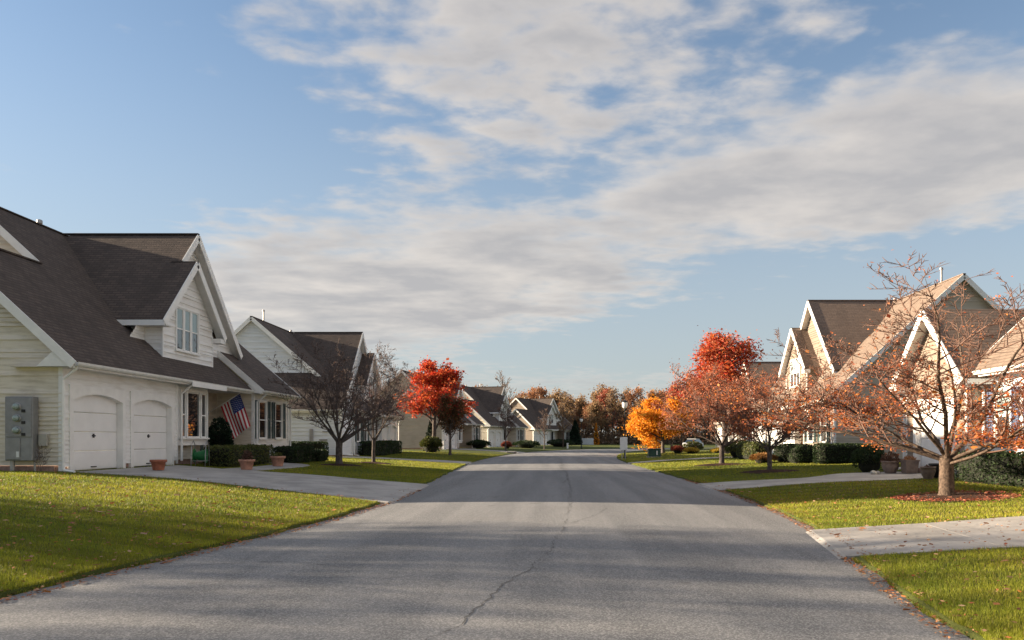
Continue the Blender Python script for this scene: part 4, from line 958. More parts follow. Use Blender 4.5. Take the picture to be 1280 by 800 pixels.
gold = make_tree('golden_tree', 81, 'bark_dark', 'twig_dark', [('leaf_gold', 34000, .14, .22)], GOLD)
set_tree(gold, 10.7, 74.5, .5, 1.3, 'blazing golden orange tree with a low wide crown', sz=1.02)
# saplings at the bend
SAP = dict(H=6.4, r0=.09, fork=1.3, limbs=15, limb_el=(40,66), limb_len=2.2, kids=(7,5,3), angs=(38,42,42), lens=(.45,.45,.45), twig_r=.012, up=.4, jit=.12, leader=True, nseg=(6,4,3,2))
s1 = make_tree('bare_tree', 91, 'bark_dark', 'twig_dark', [('leaf_dull', 800, .09, .1)], SAP)
set_tree(s1, -5.2, 91.0, 0, 1.0, 'slender dark bare tree before the dark roofed house', 'bare trees at the bend')
s2 = copy_tree(s1); set_tree(s2, -.8, 106.0, 2, .95, 'dark bare tree in front of the cream gable wall', 'bare trees at the bend')
s3 = make_tree('bare_tree', 93, 'bark_brown', 'twig_wood', [('leaf_tan', 1500, .1, .12)], dict(SAP, H=7.0))
set_tree(s3, 1.9, 118.0, 1, 1.05, 'pale brown bare tree nearest the street lamp at the bend', 'bare trees at the bend')
s4 = copy_tree(t_b); set_tree(s4, 13.6, 88.0, 3, 1.1, 'rust twigged tree standing behind the golden tree', 'street trees on the verges')
s5 = make_tree('bare_tree', 95, 'bark_brown', 'twig_wood', [], dict(SAP, H=15, r0=.22, fork=3.5, limb_len=5.5, limb_el=(50,74), twig_r=.02))
set_tree(s5, -9.0, 148.0, 1, 1.0, 'tall pale bare tree towering over the dark roofs', 'bare trees at the bend')
# trees on the other side of the frame's edge: their shadows comb the grass and the road
bare = make_tree('bare_tree', 99, 'bark_dark', 'twig_dark', [('leaf_dull', 1600, .085, .12)], dict(CRAB, H=6, fork=1.6, limb_len=4.4, limb_el=(35,80), kids=(9,7,4), twig_r=.007))
for i, (x, y, s, rz) in enumerate(((-24,14.0,1.2,.3),(-35,15.5,1.55,1.9),(-30,8.5,1.2,4.0))):
    o = copy_tree(bare) if i else bare; set_tree(o, x, y, rz, s, ['large bare tree on the open lawn short of the garage end wall','tallest bare tree far behind the near lawn','bare tree back from the near road edge'][i], 'bare garden trees')

# ------------------------------------------------------------------ woods behind the bend
WOOD = dict(H=12, r0=.17, fork=2.6, limbs=15, limb_el=(40,72), limb_len=4.4, kids=(8,6,3), angs=(42,45,45), lens=(.45,.45,.45), twig_r=.022, up=.4, jit=.14, leader=True, nseg=(6,4,3,2))
protos = []
for i, (lv, num, tw) in enumerate((('leaf_tan', 2600, 'twig_wood'), ('leaf_rust', 4200, 'twig_wood'), ('leaf_wine', 3400, 'twig_wood'), ('leaf_rust', 1500, 'twig_pink'), ('leaf_tan', 900, 'twig_dark'))):
    protos.append(make_tree('woodland_tree', 110+i, 'bark_dark' if i % 2 else 'bark_brown', tw, [(lv, int(num*1.5), .27, .4)], dict(WOOD, H=12+i*.4)))
kindw = ['tan leaved', 'rust leaved', 'wine red leaved', 'thin rusty', 'grey bare']
spots = []
r = random.Random(5)
for row, (y0, n, x0, x1) in enumerate(((168, 15, -24, 62), (177, 20, -32, 66), (187, 22, -38, 70), (198, 20, -42, 74))):
    for i in range(n):
        x = x0+(i+.5+r.uniform(-.4,.4))*((x1-x0)/n); y = y0+r.uniform(-4,4)
        spots.append((x, y, row))
used = [0]*5
for i, (x, y, row) in enumerate(spots):
    k = r.choice((0,0,1,1,2,3,3,4) if row else (0,0,0,1,3,4,4)); s = r.uniform(.80,1.08)*(.92,1.02,1.1,1.18)[row]
    o = protos[k] if not used[k] else copy_tree(protos[k]); used[k] += 1
    o.location = (x, y, -.1); o.rotation_euler = (0,0,r.uniform(0,6.28)); o.scale = (s*1.1, s*1.1, s)
    tag(o, f'{kindw[k]} woodland tree in the belt beyond the bend', 'tree', f'{kindw[k]} trees of the wood beyond the bend')
for k in range(5):
    if not used[k]:
        protos[k].location = (30+k*6, 200, -.1); tag(protos[k], f'{kindw[k]} woodland tree in the belt beyond the bend', 'tree', f'{kindw[k]} trees of the wood beyond the bend')
# undergrowth and the deeper wood as one mass
n = 60000; x = nrg.uniform(-60, 95, n); y = nrg.uniform(166, 212, n); hgt = np.where(nrg.random(n) < .5, np.abs(nrg.normal(0, 1, n))*1.6, nrg.uniform(0, 1, n)*np.clip((y-164)*.32, 1, 11))
V, F = leaf_cards(np.c_[x, y, hgt], .62, 5)
tag(np_mesh('undergrowth', V, F, M['brush']), 'tangled brown undergrowth and deep wood behind the tree belt', 'undergrowth', kind='stuff')

# ------------------------------------------------------------------ hedges and shrubs
def hedge(name, x0, x1, y0, y1, h, label, mat='hedge', n=5200, size=.055, rz=0., group=None, cat='hedge', rnd=.16, seed=1):
    cx, cy = (x0+x1)/2, (y0+y1)/2; root = empty(name, (cx, cy, g1(cx, cy)-.03), rz); tag(root, label, cat, group)
    a, c = (x1-x0)/2, (y1-y0)/2; rg = np.random.default_rng(seed)
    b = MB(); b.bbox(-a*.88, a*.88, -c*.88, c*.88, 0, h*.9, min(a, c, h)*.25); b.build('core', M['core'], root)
    # leaves on a rounded-box shell, lumpy
    ar = np.array([4*a*c, 4*a*h, 4*c*h]); pick = rg.choice(3, n, p=ar/ar.sum()); u = rg.uniform(-1, 1, (n, 2)); P = np.zeros((n, 3))
    k = pick == 0; P[k] = np.c_[u[k,0]*a, u[k,1]*c, np.full(k.sum(), h)]
    k = pick == 1; P[k] = np.c_[u[k,0]*a, np.sign(rg.normal(size=k.sum()))*c, (u[k,1]+1)/2*h]
    k = pick == 2; P[k] = np.c_[np.sign(rg.normal(size=k.sum()))*a, u[k,0]*c, (u[k,1]+1)/2*h]
    e = np.array([a, c, h/2]); Q = P-[0,0,h/2]; rr = min(rnd, a*.9, c*.9, h*.45)
    inner = np.clip(Q, -(e-rr), e-rr); d = Q-inner; L_ = np.linalg.norm(d, axis=1)[:,None]; Q = inner+d/np.maximum(L_, 1e-6)*rr
    Q[:,2] = np.maximum(Q[:,2], -h/2+.01)
    lump = np.array([mnoise.noise(Vector(q)*3.1+Vector((seed,0,0))) for q in Q])[:,None]*.05
    dep = rg.random((n,1))**2*.10
    P = Q+d/np.maximum(L_, 1e-6)*(lump-dep)+rg.normal(size=(n,3))*.012+[0,0,h/2]
    P[:,2] = np.maximum(P[:,2], .02)
    V, F = leaf_cards(P, size, seed); np_mesh('foliage', V, F, M[mat], root)
    return root
def shrub(name, x, y, rx, h, label, mat='hedge', n=2600, size=.06, seed=1, cat='shrub', group=None, cone=False):
    root = empty(name, (x, y, g1(x, y)-.03)); tag(root, label, cat, group); rg = np.random.default_rng(seed)
    d = rg.normal(size=(n,3)); d[:,2] = np.abs(d[:,2])*1.0-.25; d /= np.linalg.norm(d, axis=1)[:,None]
    lump = 1+np.array([mnoise.noise(Vector(q)*2.3+Vector((seed*3,0,0))) for q in d])*.22
    R_ = lump*(1-rg.random(n)**2*.35)
    if cone:
        z = rg.random(n)**1.3; ang = rg.uniform(0, 6.283, n); rad = rx*(1-z)**.75*np.sqrt(rg.uniform(.4, 1, n))*(1+.15*np.sin(ang*3+z*9))
        P = np.c_[np.cos(ang)*rad, np.sin(ang)*rad, z*h]
    else: P = np.c_[d[:,0]*rx*R_, d[:,1]*rx*R_, h*.48+d[:,2]*h*.52*R_]
    P[:,2] = np.maximum(P[:,2], .02)
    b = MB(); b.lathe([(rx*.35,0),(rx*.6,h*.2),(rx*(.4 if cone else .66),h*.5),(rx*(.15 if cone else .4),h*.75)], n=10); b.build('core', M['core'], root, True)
    V, F = leaf_cards(P, size, seed); np_mesh('foliage', V, F, M[mat], root); return root
hedge('hedge', -12.85, -11.75, 28.9, 33.4, .82, 'long clipped olive hedge under the bay window', 'hedge_olive', 9000, .05, seed=2)
hedge('hedge', -12.6, -11.5, 35.3, 38.4, .78, 'clipped hedge under the green shuttered windows', 'hedge', 6000, .055, seed=3)
hedge('hedge', -12.3, -11.4, 38.9, 40.4, .62, 'small low hedge block at the end of the shuttered wall', 'hedge', 2600, .055, seed=4)
hedge('hedge', -17.5, -13.5, 47.0, 47.8, .95, 'dark hedge against the pale blue end wall', 'hedge', 5000, .07, seed=5)
hedge('hedge', -13.0, -12.0, 53.0, 63.5, 1.05, 'long dark hedge beyond the white downspout foot', 'hedge', 7000, .08, seed=6)
hedge('hedge', 12.55, 15.6, 36.6, 37.6, .95, 'clipped dark hedge before the grey end wall', 'hedge', 7000, .055, seed=7)
hedge('hedge', 11.35, 12.25, 16.0, 22.4, .86, 'clipped hedge under the slate blue shutters', 'hedge', 12000, .05, seed=8)
hedge('hedge', 12.0, 13.2, 38.4, 42.5, .95, 'loose dark hedge under the sunlit multi pane window', 'hedge', 6000, .06, seed=9, rnd=.4)
hedge('hedge', 11.6, 12.8, 45.0, 49.5, 1.1, 'olive hedge below the stacked sunlit gables', 'hedge_olive', 6000, .07, seed=10, rnd=.5)
shrub('shrub', -13.45, 31.9, .5, 1.85, 'dark upright rounded evergreen behind the flag', 'conifer', 3600, .07, 11)
shrub('shrub', 11.55, 28.4, .62, .95, 'round green shrub beside the planted pots', 'hedge', 3000, .055, 12)
shrub('shrub', 11.2, 41.2, .7, .55, 'low rusty orange shrub before the hedges', 'shrub_rust', 2200, .06, 13)
shrub('shrub', 12.4, 51.5, .95, 1.2, 'olive shrub between the thin driveway and the gables', 'hedge_olive', 2600, .08, 14)
for i, (x, y, rx, h, mat, lab) in enumerate(((13.2,72.5,.9,1.1,'hedge_olive','green shrub near the golden tree'),(12.6,70,.7,.55,'shrub_yellow','bright yellow low shrub by the far right verge'),(11.6,71.5,.6,.75,'leaf_wine','dark wine red shrub by the golden tree'),(14.6,67.5,.8,.5,'shrub_yellow','yellow flowering bed under the red maple'))):
    shrub('shrub', x, y, rx, h, lab, mat, 1500, .09, 20+i)
for i, (x, y, rx, h, mat, lab) in enumerate(((-11.0,72,1.0,1.5,'hedge_olive','round shrub in front of the bronze leaved tree'),(-9.2,100,1.6,1.1,'hedge','dark hedge mound before the dark roofed house'),(-5.8,104,.7,.95,'leaf_wine','round dark red shrub near the cream gable'),(-3.4,110,1.9,1.1,'hedge','wide dark shrub below the cream gable'),(1.5,124,2.2,1.2,'hedge','dark shrub beside the far street lamp'))):
    shrub('shrub', x, y, rx, h, lab, mat, 2200, .13, 30+i)
shrub('evergreen_tree', 5.0, 158, 1.4, 5.0, 'dark narrow evergreen beside the far white fence', 'conifer', 3000, .3, 41, 'tree', cone=True)
shrub('evergreen_tree', -11.6, 76, .75, 3.2, 'small dark cone evergreen at the tan wall', 'conifer', 2400, .12, 42, 'tree', cone=True)
shrub('golden_sapling', 9.4, 161, .7, 4.4, 'small golden sapling at the edge of the wood', 'leaf_gold', 700, .25, 43, 'tree', cone=True)

# mulch rings and fallen leaves
def ring(name, x, y, r_, label, mat='mulch', seed=1):
    b = MB(); n = 40; rr = random.Random(seed); ph = [rr.uniform(0,6.28) for _ in range(3)]
    pts = []
    for k in range(n):
        a = 2*math.pi*k/n; q = r_*(1+.06*math.sin(2*a+ph[0])+.04*math.sin(5*a+ph[1])); pts.append((q*math.cos(a), q*math.sin(a)))
    rows = [[(px*f, py*f, g1(x+px*f, y+py*f)+.012+.07*(1-f*f)) for px, py in pts] for f in (1.0, .8, .55, .28, .02)]
    b.loft(rows, cap=False); o = b.build(name, M[mat], None, True); o.location = (x, y, 0)
    return tag(o, label, 'mulch', kind='stuff')
ring('mulch_bed', 8.95, 17.5, 1.15, 'leaf strewn mulch ring round the thick tan trunk', seed=1)
ring('mulch_bed', 8.9, 31.8, 1.25, 'dark mulch ring before the clipped hedges', seed=2)
ring('mulch_bed', 8.85, 40.5, 1.35, 'dark mulch ring under the pinkish tree', seed=3)
ring('mulch_bed', -9.6, 36.0, .95, 'dark mulch ring under the thicker bare tree', seed=4)
ring('mulch_bed', -9.1, 40.8, 1.0, 'dark mulch ring under the slimmer bare tree', seed=5)
RINGS = [(8.95,17.5,1.1),(8.9,31.8,1.2),(8.85,40.5,1.3),(-9.6,36,.9),(-9.1,40.8,.95)]
def litter(name, x, y, size, mat, label, seed, lift=.012):
    z = gz(x, y); z = np.where(side_of(x, y) == 0, .01, z)+lift+np.abs(np.random.default_rng(seed).normal(0, .012, len(x)))
    V, F = leaf_cards(np.c_[x, y, z], size, seed, 0.); V = V.reshape(-1,4,3); cz_ = V.mean(1)[:,None,2]; V[:,:,2] = cz_+(V[:,:,2]-cz_)*.32; V = V.reshape(-1,3)
    return tag(np_mesh(name, V, F, M[mat]), label, 'leaves', kind='stuff')
a = nrg.uniform(0, 6.283, 2600); q = np.sqrt(nrg.random(2600))*1.25; litter('fallen_leaves', 8.98+np.cos(a)*q*1.05, 17.45+np.sin(a)*q, .055, 'litter_red', 'red leaf litter heaped round the thick tan trunk', 51, .04)
# drift along the road edges
def edge_pts(E, n, y0, y1, lo, hi, sg):
    k = nrg.uniform(y0, y1, n); x = np.interp(k, E[:,1], E[:,0]); return x+sg*(nrg.beta(1.2, 4, n)*(hi-lo)+lo), k
x, y = edge_pts(ER, 4200, 3.5, 30, -.25, .4, 1); litter('fallen_leaves', x, y, .04, 'litter', 'brown leaf litter along the road edge by the wide driveway', 52)
x, y = edge_pts(EL, 1800, 4, 24, -.35, .4, -1); litter('fallen_leaves', x, y, .045, 'litter', 'scattered leaf litter along the road edge by the large lawn', 53)
y = nrg.uniform(6.0, 22, 2200); x = np.interp(y, EL[:,1], EL[:,0])-nrg.random(2200)**1.2*9; k = ~in_drive(x, y); litter('fallen_leaves', x[k], y[k], .062, 'litter', 'stray leaves on the large lawn before the garage', 54, .055)
y = nrg.uniform(4, 23, 2600); x = np.interp(y, ER[:,1], ER[:,0])+nrg.random(2600)*8; litter('fallen_leaves', x, y, .055, 'litter', 'stray leaves on the grass around the nearest tree', 55, .055)

# ------------------------------------------------------------------ grass: blades finer near the camera
def grass(name, n, E, sg, y0, y1, wmax, label, seed):
    rg = np.random.default_rng(seed)
    t = rg.random(n); y = 1/(1/y0+(1/y1-1/y0)*t)                      # even on the picture's rows
    d = rg.random(n)**1.25*wmax; x = np.interp(y, E[:,1], E[:,0])+sg*(d-.03+.045*np.sin(y*2.3)+.035*np.sin(y*4.1+1))
    k = ~in_drive(x+rg.normal(0, .035, n), y+rg.normal(0, .035, n))
    for rx, ry, rr in RINGS: k &= np.hypot(x-rx, y-ry) > rr*.96
    k &= ~((x < -13.7) & (y > 21.95)); k &= ~((x > 12.5) & (y < 28))
    vis = (x/y*980+688 > -420) & (x/y*980+688 < 1750); k &= vis
    x, y, d = x[k], y[k], d[k]; n = len(x); z = gz(x, y)
    w = np.clip(y*.0008, .0045, .04)*rg.uniform(.7, 1.4, n); h = rg.uniform(.026, .052, n)*(1+np.clip((.10-d)*4, 0, .6)); a = rg.uniform(0, 6.283, n)
    ln = rg.normal(0, .35, (n, 2))*h[:,None]
    c, s = np.cos(a)*w*.5, np.sin(a)*w*.5
    V = np.empty((n,3,3)); V[:,0] = np.c_[x-c, y-s, z-.012]; V[:,1] = np.c_[x+c, y+s, z-.012]; V[:,2] = np.c_[x+ln[:,0], y+ln[:,1], z+h]
    # patches of greener and yellower turf, with straw blades
    big = .5+.5*np.sin(x*.9+1.3*np.sin(y*.5))*np.sin(y*.63+.8*np.sin(x*.7)); mid = .5+.5*np.sin(x*3.1+2*np.sin(y*1.7))*np.sin(y*2.7+1.6*np.sin(x*2.2)); f = np.clip(big*.45+mid*.28+rg.random(n)*.42-.05, 0, 1)[:,None]
    mow = (.5+.5*np.sign(np.sin((x*.25+y)*2*math.pi/1.1)))[:,None]
    colr = np.array([.115,.175,.018])*(1-f)+np.array([.38,.36,.032])*f
    colr = colr*(.86+.26*mow)*rg.uniform(.75, 1.25, (n,1)); st = rg.random(n) < .05+.13*(mid*big > .42); colr[st] = np.array([.30,.22,.085])*rg.uniform(.6, 1.2, (st.sum(),1))
    o = np_mesh(name, V.reshape(-1,3), np.arange(n*3).reshape(n,3), M['grass'], col=np.repeat(colr, 3, 0))
    return tag(o, label, 'grass', kind='stuff')
grass('grass', 700000, EL, -1, 5.5, 75, 14, 'short mown grass on the verge beside the flag house', 61)
grass('grass', 600000, ER, 1, 4.5, 80, 12, 'short mown grass on the verge under the rust coloured trees', 62)

# ------------------------------------------------------------------ small things
def pot(name, x, y, prof, mat, label, plant=None, n=24, z=None, square=False, seed=1, cat='plant pot'):
    zz = (g1(x, y)+.024) if z is None else z
    root = empty(name, (x, y, zz)); tag(root, label, cat)
    b = MB(); b.lathe(prof, n=4 if square else n, cap=False); b.face([(prof[0][0]*math.cos(2*math.pi*k/8), prof[0][0]*math.sin(2*math.pi*k/8), .002) for k in range(8)]); pb = b.build('bowl', M[mat], root, not square)
    top = max(p_[1] for p_ in prof); ri = prof[-1][0]
    b = MB(); b.lathe([(ri+.005, top-.07), (ri*.5, top-.045), (.01, top-.04)], n=4 if square else n, cap=False); b.build('soil', M['soil'], root)
    if square: root.rotation_euler = (0,0,R(45))
    if plant:
        rg = np.random.default_rng(seed); m_ = plant[1]; d = rg.normal(size=(m_,3)); d /= np.linalg.norm(d, axis=1)[:,None]; d[:,2] = np.abs(d[:,2])
        P = d*rg.random((m_,1))**.4*np.array([plant[2], plant[2], plant[3]])+[0,0,top-.05]; V, F = leaf_cards(P, plant[4], seed); np_mesh('foliage', V, F, M[plant[0]], root)
    return root
TAPER = lambda r_, h: [(r_*.68,0),(r_*.9,h*.78),(r_*1.04,h*.78),(r_*1.06,h),(r_*.96,h),(r_*.88,h*.8)]
pot('flower_pot', -12.2, 24.4, TAPER(.235,.32), 'terracotta', 'red terracotta pot standing alone on the driveway')
pot('flower_pot', -10.75, 27.75, TAPER(.27,.36), 'terracotta_pale', 'pale terracotta planter at the corner of the walk', ('leaf_dull', 260, .2, .36, .07), seed=3)
pot('flower_pot', -10.85, 31.2, TAPER(.28,.40), 'terracotta_pale', 'terracotta planter before the olive hedge end', ('hedge_olive', 240, .22, .2, .06), seed=4)
URN = lambda r_, h: [(r_*.6,0),(r_*.62,h*.06),(r_*.86,h*.35),(r_*1.0,h*.62),(r_*.95,h*.84),(r_*1.06,h*.86),(r_*1.08,h),(r_*.94,h),(r_*.86,h*.85)]
pot('flower_pot', 11.6, 26.75, URN(.29,.42), 'stoneware', 'large grey brown urn with a dry rusty plant', ('leaf_dull', 900, .34, .36, .05), seed=5)
pot('flower_pot', 12.05, 26.3, [(.26,0),(.31,.40),(.34,.40),(.34,.45),(.29,.45),(.28,.39)], 'stoneware', 'square brown planter next to the urn', ('leaf_rust', 260, .24, .2, .05), square=True, seed=6)
pot('flower_pot', 11.25, 23.35, URN(.21,.36), 'stoneware', 'small grey urn standing apart nearest the tree trunk', ('leaf_dull', 120, .15, .1, .04), seed=7)
pot('flower_pot', 11.65, 23.6, URN(.23,.42), 'dark', 'dark pot half hidden behind the tree trunk', seed=8)
for i, (x, y, s, lab) in enumerate(((10.95,26.55,.11,'whitish rounded garden stone at the driveway edge'),(11.15,26.7,.085,'small grey garden stone beside the urn'))):
    bm_ = bmesh.new(); bmesh.ops.create_icosphere(bm_, subdivisions=2, radius=s)
    for v_ in bm_.verts: v_.co *= 1+.25*mnoise.noise(v_.co*9+Vector((i*5,0,0))); v_.co.z *= .8
    me = bpy.data.meshes.new('garden_stone'); bm_.to_mesh(me); bm_.free(); me.materials.append(M['beige_box'] if i == 0 else M['concrete']); o = bpy.data.objects.new('garden_stone', me); COL.objects.link(o); o.location = (x, y, g1(x, y)+s*.6); tag(o, lab, 'stone')

# electricity meter cabinet on the end wall
zf = .66
mc = empty('meter_cabinet', (-14.7, 21.97, zf)); tag(mc, 'grey steel cabinet with three round meters on the siding wall', 'meter cabinet')
b = MB(); b.bbox(-.385,.385,-.30,-.04,.32,2.1,.015); b.build('cabinet', M['steel'], mc)
b = MB(); b.bbox(-.36,.05,-.325,-.302,.36,.95,.008); b.build('cover_plate', M['steel'], mc)
b = MB(); b.bbox(-.36,.36,-.325,-.302,.98,2.06,.008); b.build('cover_plate', M['steel'], mc)
for z in (1.82, 1.5, 1.17):
    b = MB(); n = 20
    def rg_(rad, yy): return [(rad*math.cos(2*math.pi*k/n)-.02, yy, z+rad*math.sin(2*math.pi*k/n)) for k in range(n)]
    b.loft([rg_(.105,-.32), rg_(.105,-.36), rg_(.085,-.36)], cap=False); mt = b.build('meter', M['galv'], mc, True)
    b = MB(); b.loft([rg_(.085,-.355), rg_(.082,-.43), rg_(.06,-.46), rg_(.01,-.47)]); b.build('glass_dome', M['glass_pale'], mt, True)
    b = MB(); b.box(.10,.2,-.345,-.326,z-.16,z-.08); b.build('breaker_switch', M['dark'], mc)
b = MB(); b.box(-.05,.03,-.332,-.326,.42,.58); b.build('notice_label', M['sign_back'], mc)
b = MB(); b.tube([(-.26,-.17,.34),(-.26,-.17,-.35)], .06, 10); b.build('conduit', M['galv'], mc)
b = MB(); b.tube([(.32,-.1,.34),(.32,-.1,-.35)], .03, 8); b.build('conduit', M['galv'], mc)
b = MB(); b.bbox(.42,.66,-.12,-.03,.72,1.06,.012); b.build('junction_box', M['beige_box'], mc)
# bare vine beside it
TR, TW, tips = grow(131, 1.0, .012, .15, 6, (50,85), .75, (6,4), (45,45), (.5,.5), twig_r=.004, up=.2, jit=.22, nseg=(6,4,3))
vine = empty('bare_vine', (-14.12, 21.72, zf-.06)); tag(vine, 'bare twiggy vine beside the meter cabinet', 'vine')
np_mesh('stems', TR.v, TR.f, M['twig_dark'], vine, True); np_mesh('crown', TW.v, TW.f, M['twig_dark'], vine, True); vine.scale = (.55, .25, 1)

# garden hose reel
hr = empty('hose_reel', (-12.75, 28.55, g1(-12.75, 28.55)+.02), R(10)); tag(hr, 'green garden hose reel on a metal frame by the hedge', 'hose reel')
for sx in (-.24, .24):
    b = MB(); b.tube([(sx,-.3,.0),(sx,-.28,.35),(sx,-.2,.8),(sx,0,.93),(sx,.2,.8),(sx,.28,.35),(sx,.3,0)], .014, 8); b.tube([(sx,-.29,.2),(sx,.29,.2)], .012, 6); b.build('frame', M['galv'], hr, True)
b = MB(); b.tube([(-.24,-.29,.2),(.24,-.29,.2)], .012, 6); b.tube([(-.24,.29,.2),(.24,.29,.2)], .012, 6); b.tube([(-.34,0,.38),(.24,0,.38)], .014, 8); b.build('axle', M['galv'], hr, True)
b = MB()
pts = [(-.18+.36*(k/150), (.13+.035*(k//50))*math.cos(k*.62), .38+(.13+.035*(k//50))*math.sin(k*.62)) for k in range(150)]
b.tube(pts, .017, 6); b.build('hose', M['hose'], hr, True)
b = MB(); n = 20
for sx in (-.2, .2):
    b.loft([[(sx+q_, .26*math.cos(2*math.pi*k/n), .38+.26*math.sin(2*math.pi*k/n)) for k in range(n)] for q_ in (-.008, .008)])
b.build('drum', M['hose'], hr)

# flag on the porch
fx, fy, fz = -14.9, 34.1, 2.70
A_ = Vector((-14.38, 34.2, 2.98)); B_ = Vector((-13.58, 34.28, 3.56)); hd = (B_-A_)/13*13
ft = empty('flag', (fx, fy, fz)); tag(ft, 'striped star spangled flag hanging from a slanted porch pole', 'flag'); off = Vector((fx, fy, fz))
b = MB(); pole_end = A_-off+(B_-A_)*1.06; b.tube([(0,0,0), tuple(pole_end)], .013, 10); fp = b.build('pole', M['white'], ft, True)
b = MB(); b.lathe([(.001,-.03),(.024,-.012),(.028,.004),(.018,.025),(.001,.035)], tuple(pole_end), 12, cap=False); b.build('finial', M['galv'], fp, True)
b = MB(); b.box(-.02,.03,-.04,.04,-.09,.05); b.build('bracket', M['galv'], ft)
NU, NV = 36, 26                                                       # fly x hoist
fl = Vector((.46, -.04, -1.42))
def flag_pt(u, v, lift=0.):
    """u along the fly 0..1, v from the tip (canton) 0 to the lower hoist 1"""
    p_ = B_.lerp(A_, v)-off; p_ = p_+fl*u+Vector((.10*v*u, 0, -.12*v*u*(1-u)))
    w_ = math.sin(v*9.5+u*2.2)*.055*u**.6+math.sin(v*5+1+u*3)*.03*u
    return Vector((p_.x+math.sin(v*7+.6)*.03*u, p_.y+w_+lift, p_.z))
b = MB(); idx = [[b.p(*flag_pt(i/NU, j/NV)) for j in range(NV+1)] for i in range(NU+1)]
for i in range(NU):
    for j in range(NV):
        b.f.append([idx[i][j], idx[i+1][j], idx[i+1][j+1], idx[i][j+1]])
        stripe = j//2; b.mi.append(2 if (i < NU*.4 and stripe < 7) else (0 if stripe % 2 == 0 else 1))
cl = b.build('cloth', [M['flag_red'], M['flag_white'], M['flag_blue']], ft, True)
b = MB()
for row in range(9):
    for c in range(6 if row % 2 == 0 else 5):
        u0 = (.0333*(1+2*c) if row % 2 == 0 else .0666*(1+c)); v0 = 7/13*(row+1)/10
        for sgn in (-1, 1):
            cpt = flag_pt(u0, v0, .004*sgn); star = []
            for k in range(10):
                rr = .020 if k % 2 == 0 else .008; an = math.pi*k/5
                star.append(tuple(flag_pt(u0+rr*math.sin(an)/1.5, v0-rr*math.cos(an)/1.0, .004*sgn)))
            for k in range(10): b.face([tuple(cpt), star[k], star[(k+1) % 10]])
b.build('stars', M['flag_white'], cl)['kind'] = 'stuff'

# street lamps
def lamp(x, y, h, label):
    root = empty('street_lamp', (x, y, g1(x, y)-.02)); tag(root, label, 'street lamp', 'street lamps')
    b = MB(); b.lathe([(.13,0),(.13,.12),(.085,.2),(.075,.7),(.055,.78),(.05,h-.75),(.07,h-.72),(.07,h-.68),(.04,h-.64)], n=14); b.build('pole', M['dark'], root, True)
    b = MB(); b.lathe([(.06,h-.64),(.16,h-.58),(.21,h-.45),(.235,h-.2),(.22,h-.16)], n=16); b.build('globe', M['globe'], root, True)
    b = MB(); b.lathe([(.26,h-.17),(.25,h-.13),(.13,h-.04),(.05,h),(.025,h+.06),(.03,h+.09),(.005,h+.12)], n=16); b.build('cap', M['dark'], root, True)
    return root
lamp(5.75, 60.5, 4.5, 'black street lamp with white globe at the near corner of the bend')
lamp(4.6, 116.5, 4.6, 'far black street lamp at the edge of the bend')
# sign panel seen from behind on two posts
sg = empty('sign_board', (5.35, 57.2, g1(5.35, 57.2)-.02)); tag(sg, 'plain whitish sign board on posts below the street lamp', 'sign')
b = MB(); b.bbox(-.27,.27,-.025,.025,.72,1.66,.008); b.build('panel', M['sign_back'], sg)
for x in (-.12, .12): b = MB(); b.box(x-.03, x+.03, .026, .076, 0, 1.55); b.build('post', M['galv'], sg)
# utility box
ub = empty('utility_box', (7.95, 60.0, g1(7.95, 60.0)-.02)); tag(ub, 'dark green utility box on the grass with a pale sticker', 'utility box')
b = MB(); b.bbox(-.46,.46,-.4,.4,.06,.62,.03); b.build('cabinet', M['util_green'], ub)
b = MB(); b.bbox(-.49,.49,-.43,.43,.60,.68,.03); b.build('lid', M['util_green'], ub)
b = MB(); b.box(-.55,.55,-.5,.5,-.1,.06); b.build('concrete_base', M['concrete'], ub)
b = MB(); b.box(.12,.2,-.408,-.401,.2,.52); b.build('sticker', M['sign_back'], ub)
# far white fence of separate boards
wf = empty('fence', (5.6, 160.0, -.1)); tag(wf, 'short white board fence at the edge of the wood', 'fence')
for k in range(16): b = MB(); b.bbox(k*.2, k*.2+.185, 0, .03, .0, 1.75, .006); b.build('board', M['sign_back'], wf)
for z in (.4, 1.4): b = MB(); b.box(-.05, 3.3, .03, .07, z, z+.1); b.build('rail', M['white'], wf)
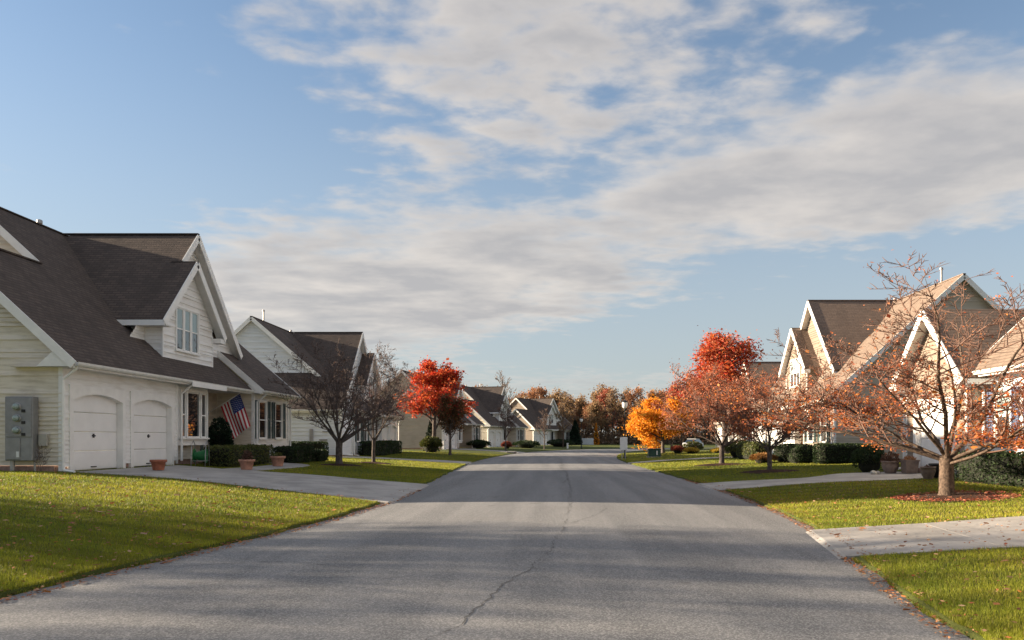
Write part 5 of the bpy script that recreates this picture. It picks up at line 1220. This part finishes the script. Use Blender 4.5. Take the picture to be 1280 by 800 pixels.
# parked car on the inner road
def car(x, y, rz, label):
    root = empty('parked_car', (x, y, .03), rz); tag(root, label, 'car')
    prof = [(-2.2,.35),(-2.25,.62),(-2.1,.88),(-1.3,.98),(1.5,1.0),(2.15,.92),(2.25,.6),(2.2,.35)]
    b = MB(); b.loft([[(px, sy, pz) for px, pz in prof] for sy in (-.86, -.9, .9, .86)]); b.build('body', M['car_paint'], root)
    cab = [(-1.0,.98),(-.35,1.46),(1.0,1.48),(1.75,1.0)]
    b = MB(); b.loft([[(px, sy*(1-.2*(pz > 1.1)), pz) for px, pz in cab] for sy in (-.82, .82)]); b.build('window', M['glass'], root)
    b = MB(); b.box(-.4, 1.05, -.68, .68, 1.47, 1.52); b.build('roof', M['car_paint'], root)
    for wx in (-1.4, 1.4):
        for wy in (-.8, .8):
            n = 18; b = MB()
            def wr(rad, yy): return [(wx+rad*math.cos(2*math.pi*k/n), yy, .32+rad*math.sin(2*math.pi*k/n)) for k in range(n)]
            b.loft([wr(.22, wy-.1), wr(.32, wy-.1), wr(.32, wy+.1), wr(.22, wy+.1)]); ty = b.build('wheel', M['rubber'], root)
            b = MB(); b.loft([wr(.2, wy-.11), wr(.2, wy+.11)]); b.build('rim', M['galv'], ty)
    for wy in (-.62, .62):
        b = MB(); b.box(-2.27,-2.2,wy-.18,wy+.18,.66,.78); b.build('headlight', M['globe'], root)
        b = MB(); b.box(2.2,2.27,wy-.18,wy+.18,.7,.84); b.build('tail_light', M['lens_red'], root)
    return root
car(20.3, 112.0, R(60), 'white car parked far off beyond the golden tree')

# storm drain in the road edge and a small service post
sd = empty('storm_drain', (-3.72, 82.5, .02), R(-8)); tag(sd, 'concrete storm drain inlet at the road edge by the sunlit driveway', 'storm drain')
b = MB(); b.bbox(-.75,.05,-.9,.9,.10,.22,.02); b.build('cover_slab', M['concrete'], sd)
b = MB(); b.box(-.7,0,-.9,-.7,-.05,.10); b.build('side_wall', M['concrete'], sd); b = MB(); b.box(-.7,0,.7,.9,-.05,.10); b.build('side_wall', M['concrete'], sd)
b = MB(); b.box(-.7,-.12,-.7,.7,-.05,.098); b.build('inlet_shade', M['dark'], sd)  # solid dark block stands in for the shade inside the open inlet
sp_ = empty('service_post', (2.5, 114.0, g1(2.5, 114.0)-.02)); tag(sp_, 'small white service post on the grass at the bend', 'post')
b = MB(); b.bbox(-.13,.13,-.13,.13,0,.72,.02); b.build('post', M['white'], sp_); b = MB(); b.bbox(-.16,.16,-.16,.16,.70,.80,.03); b.build('cap', M['white'], sp_)
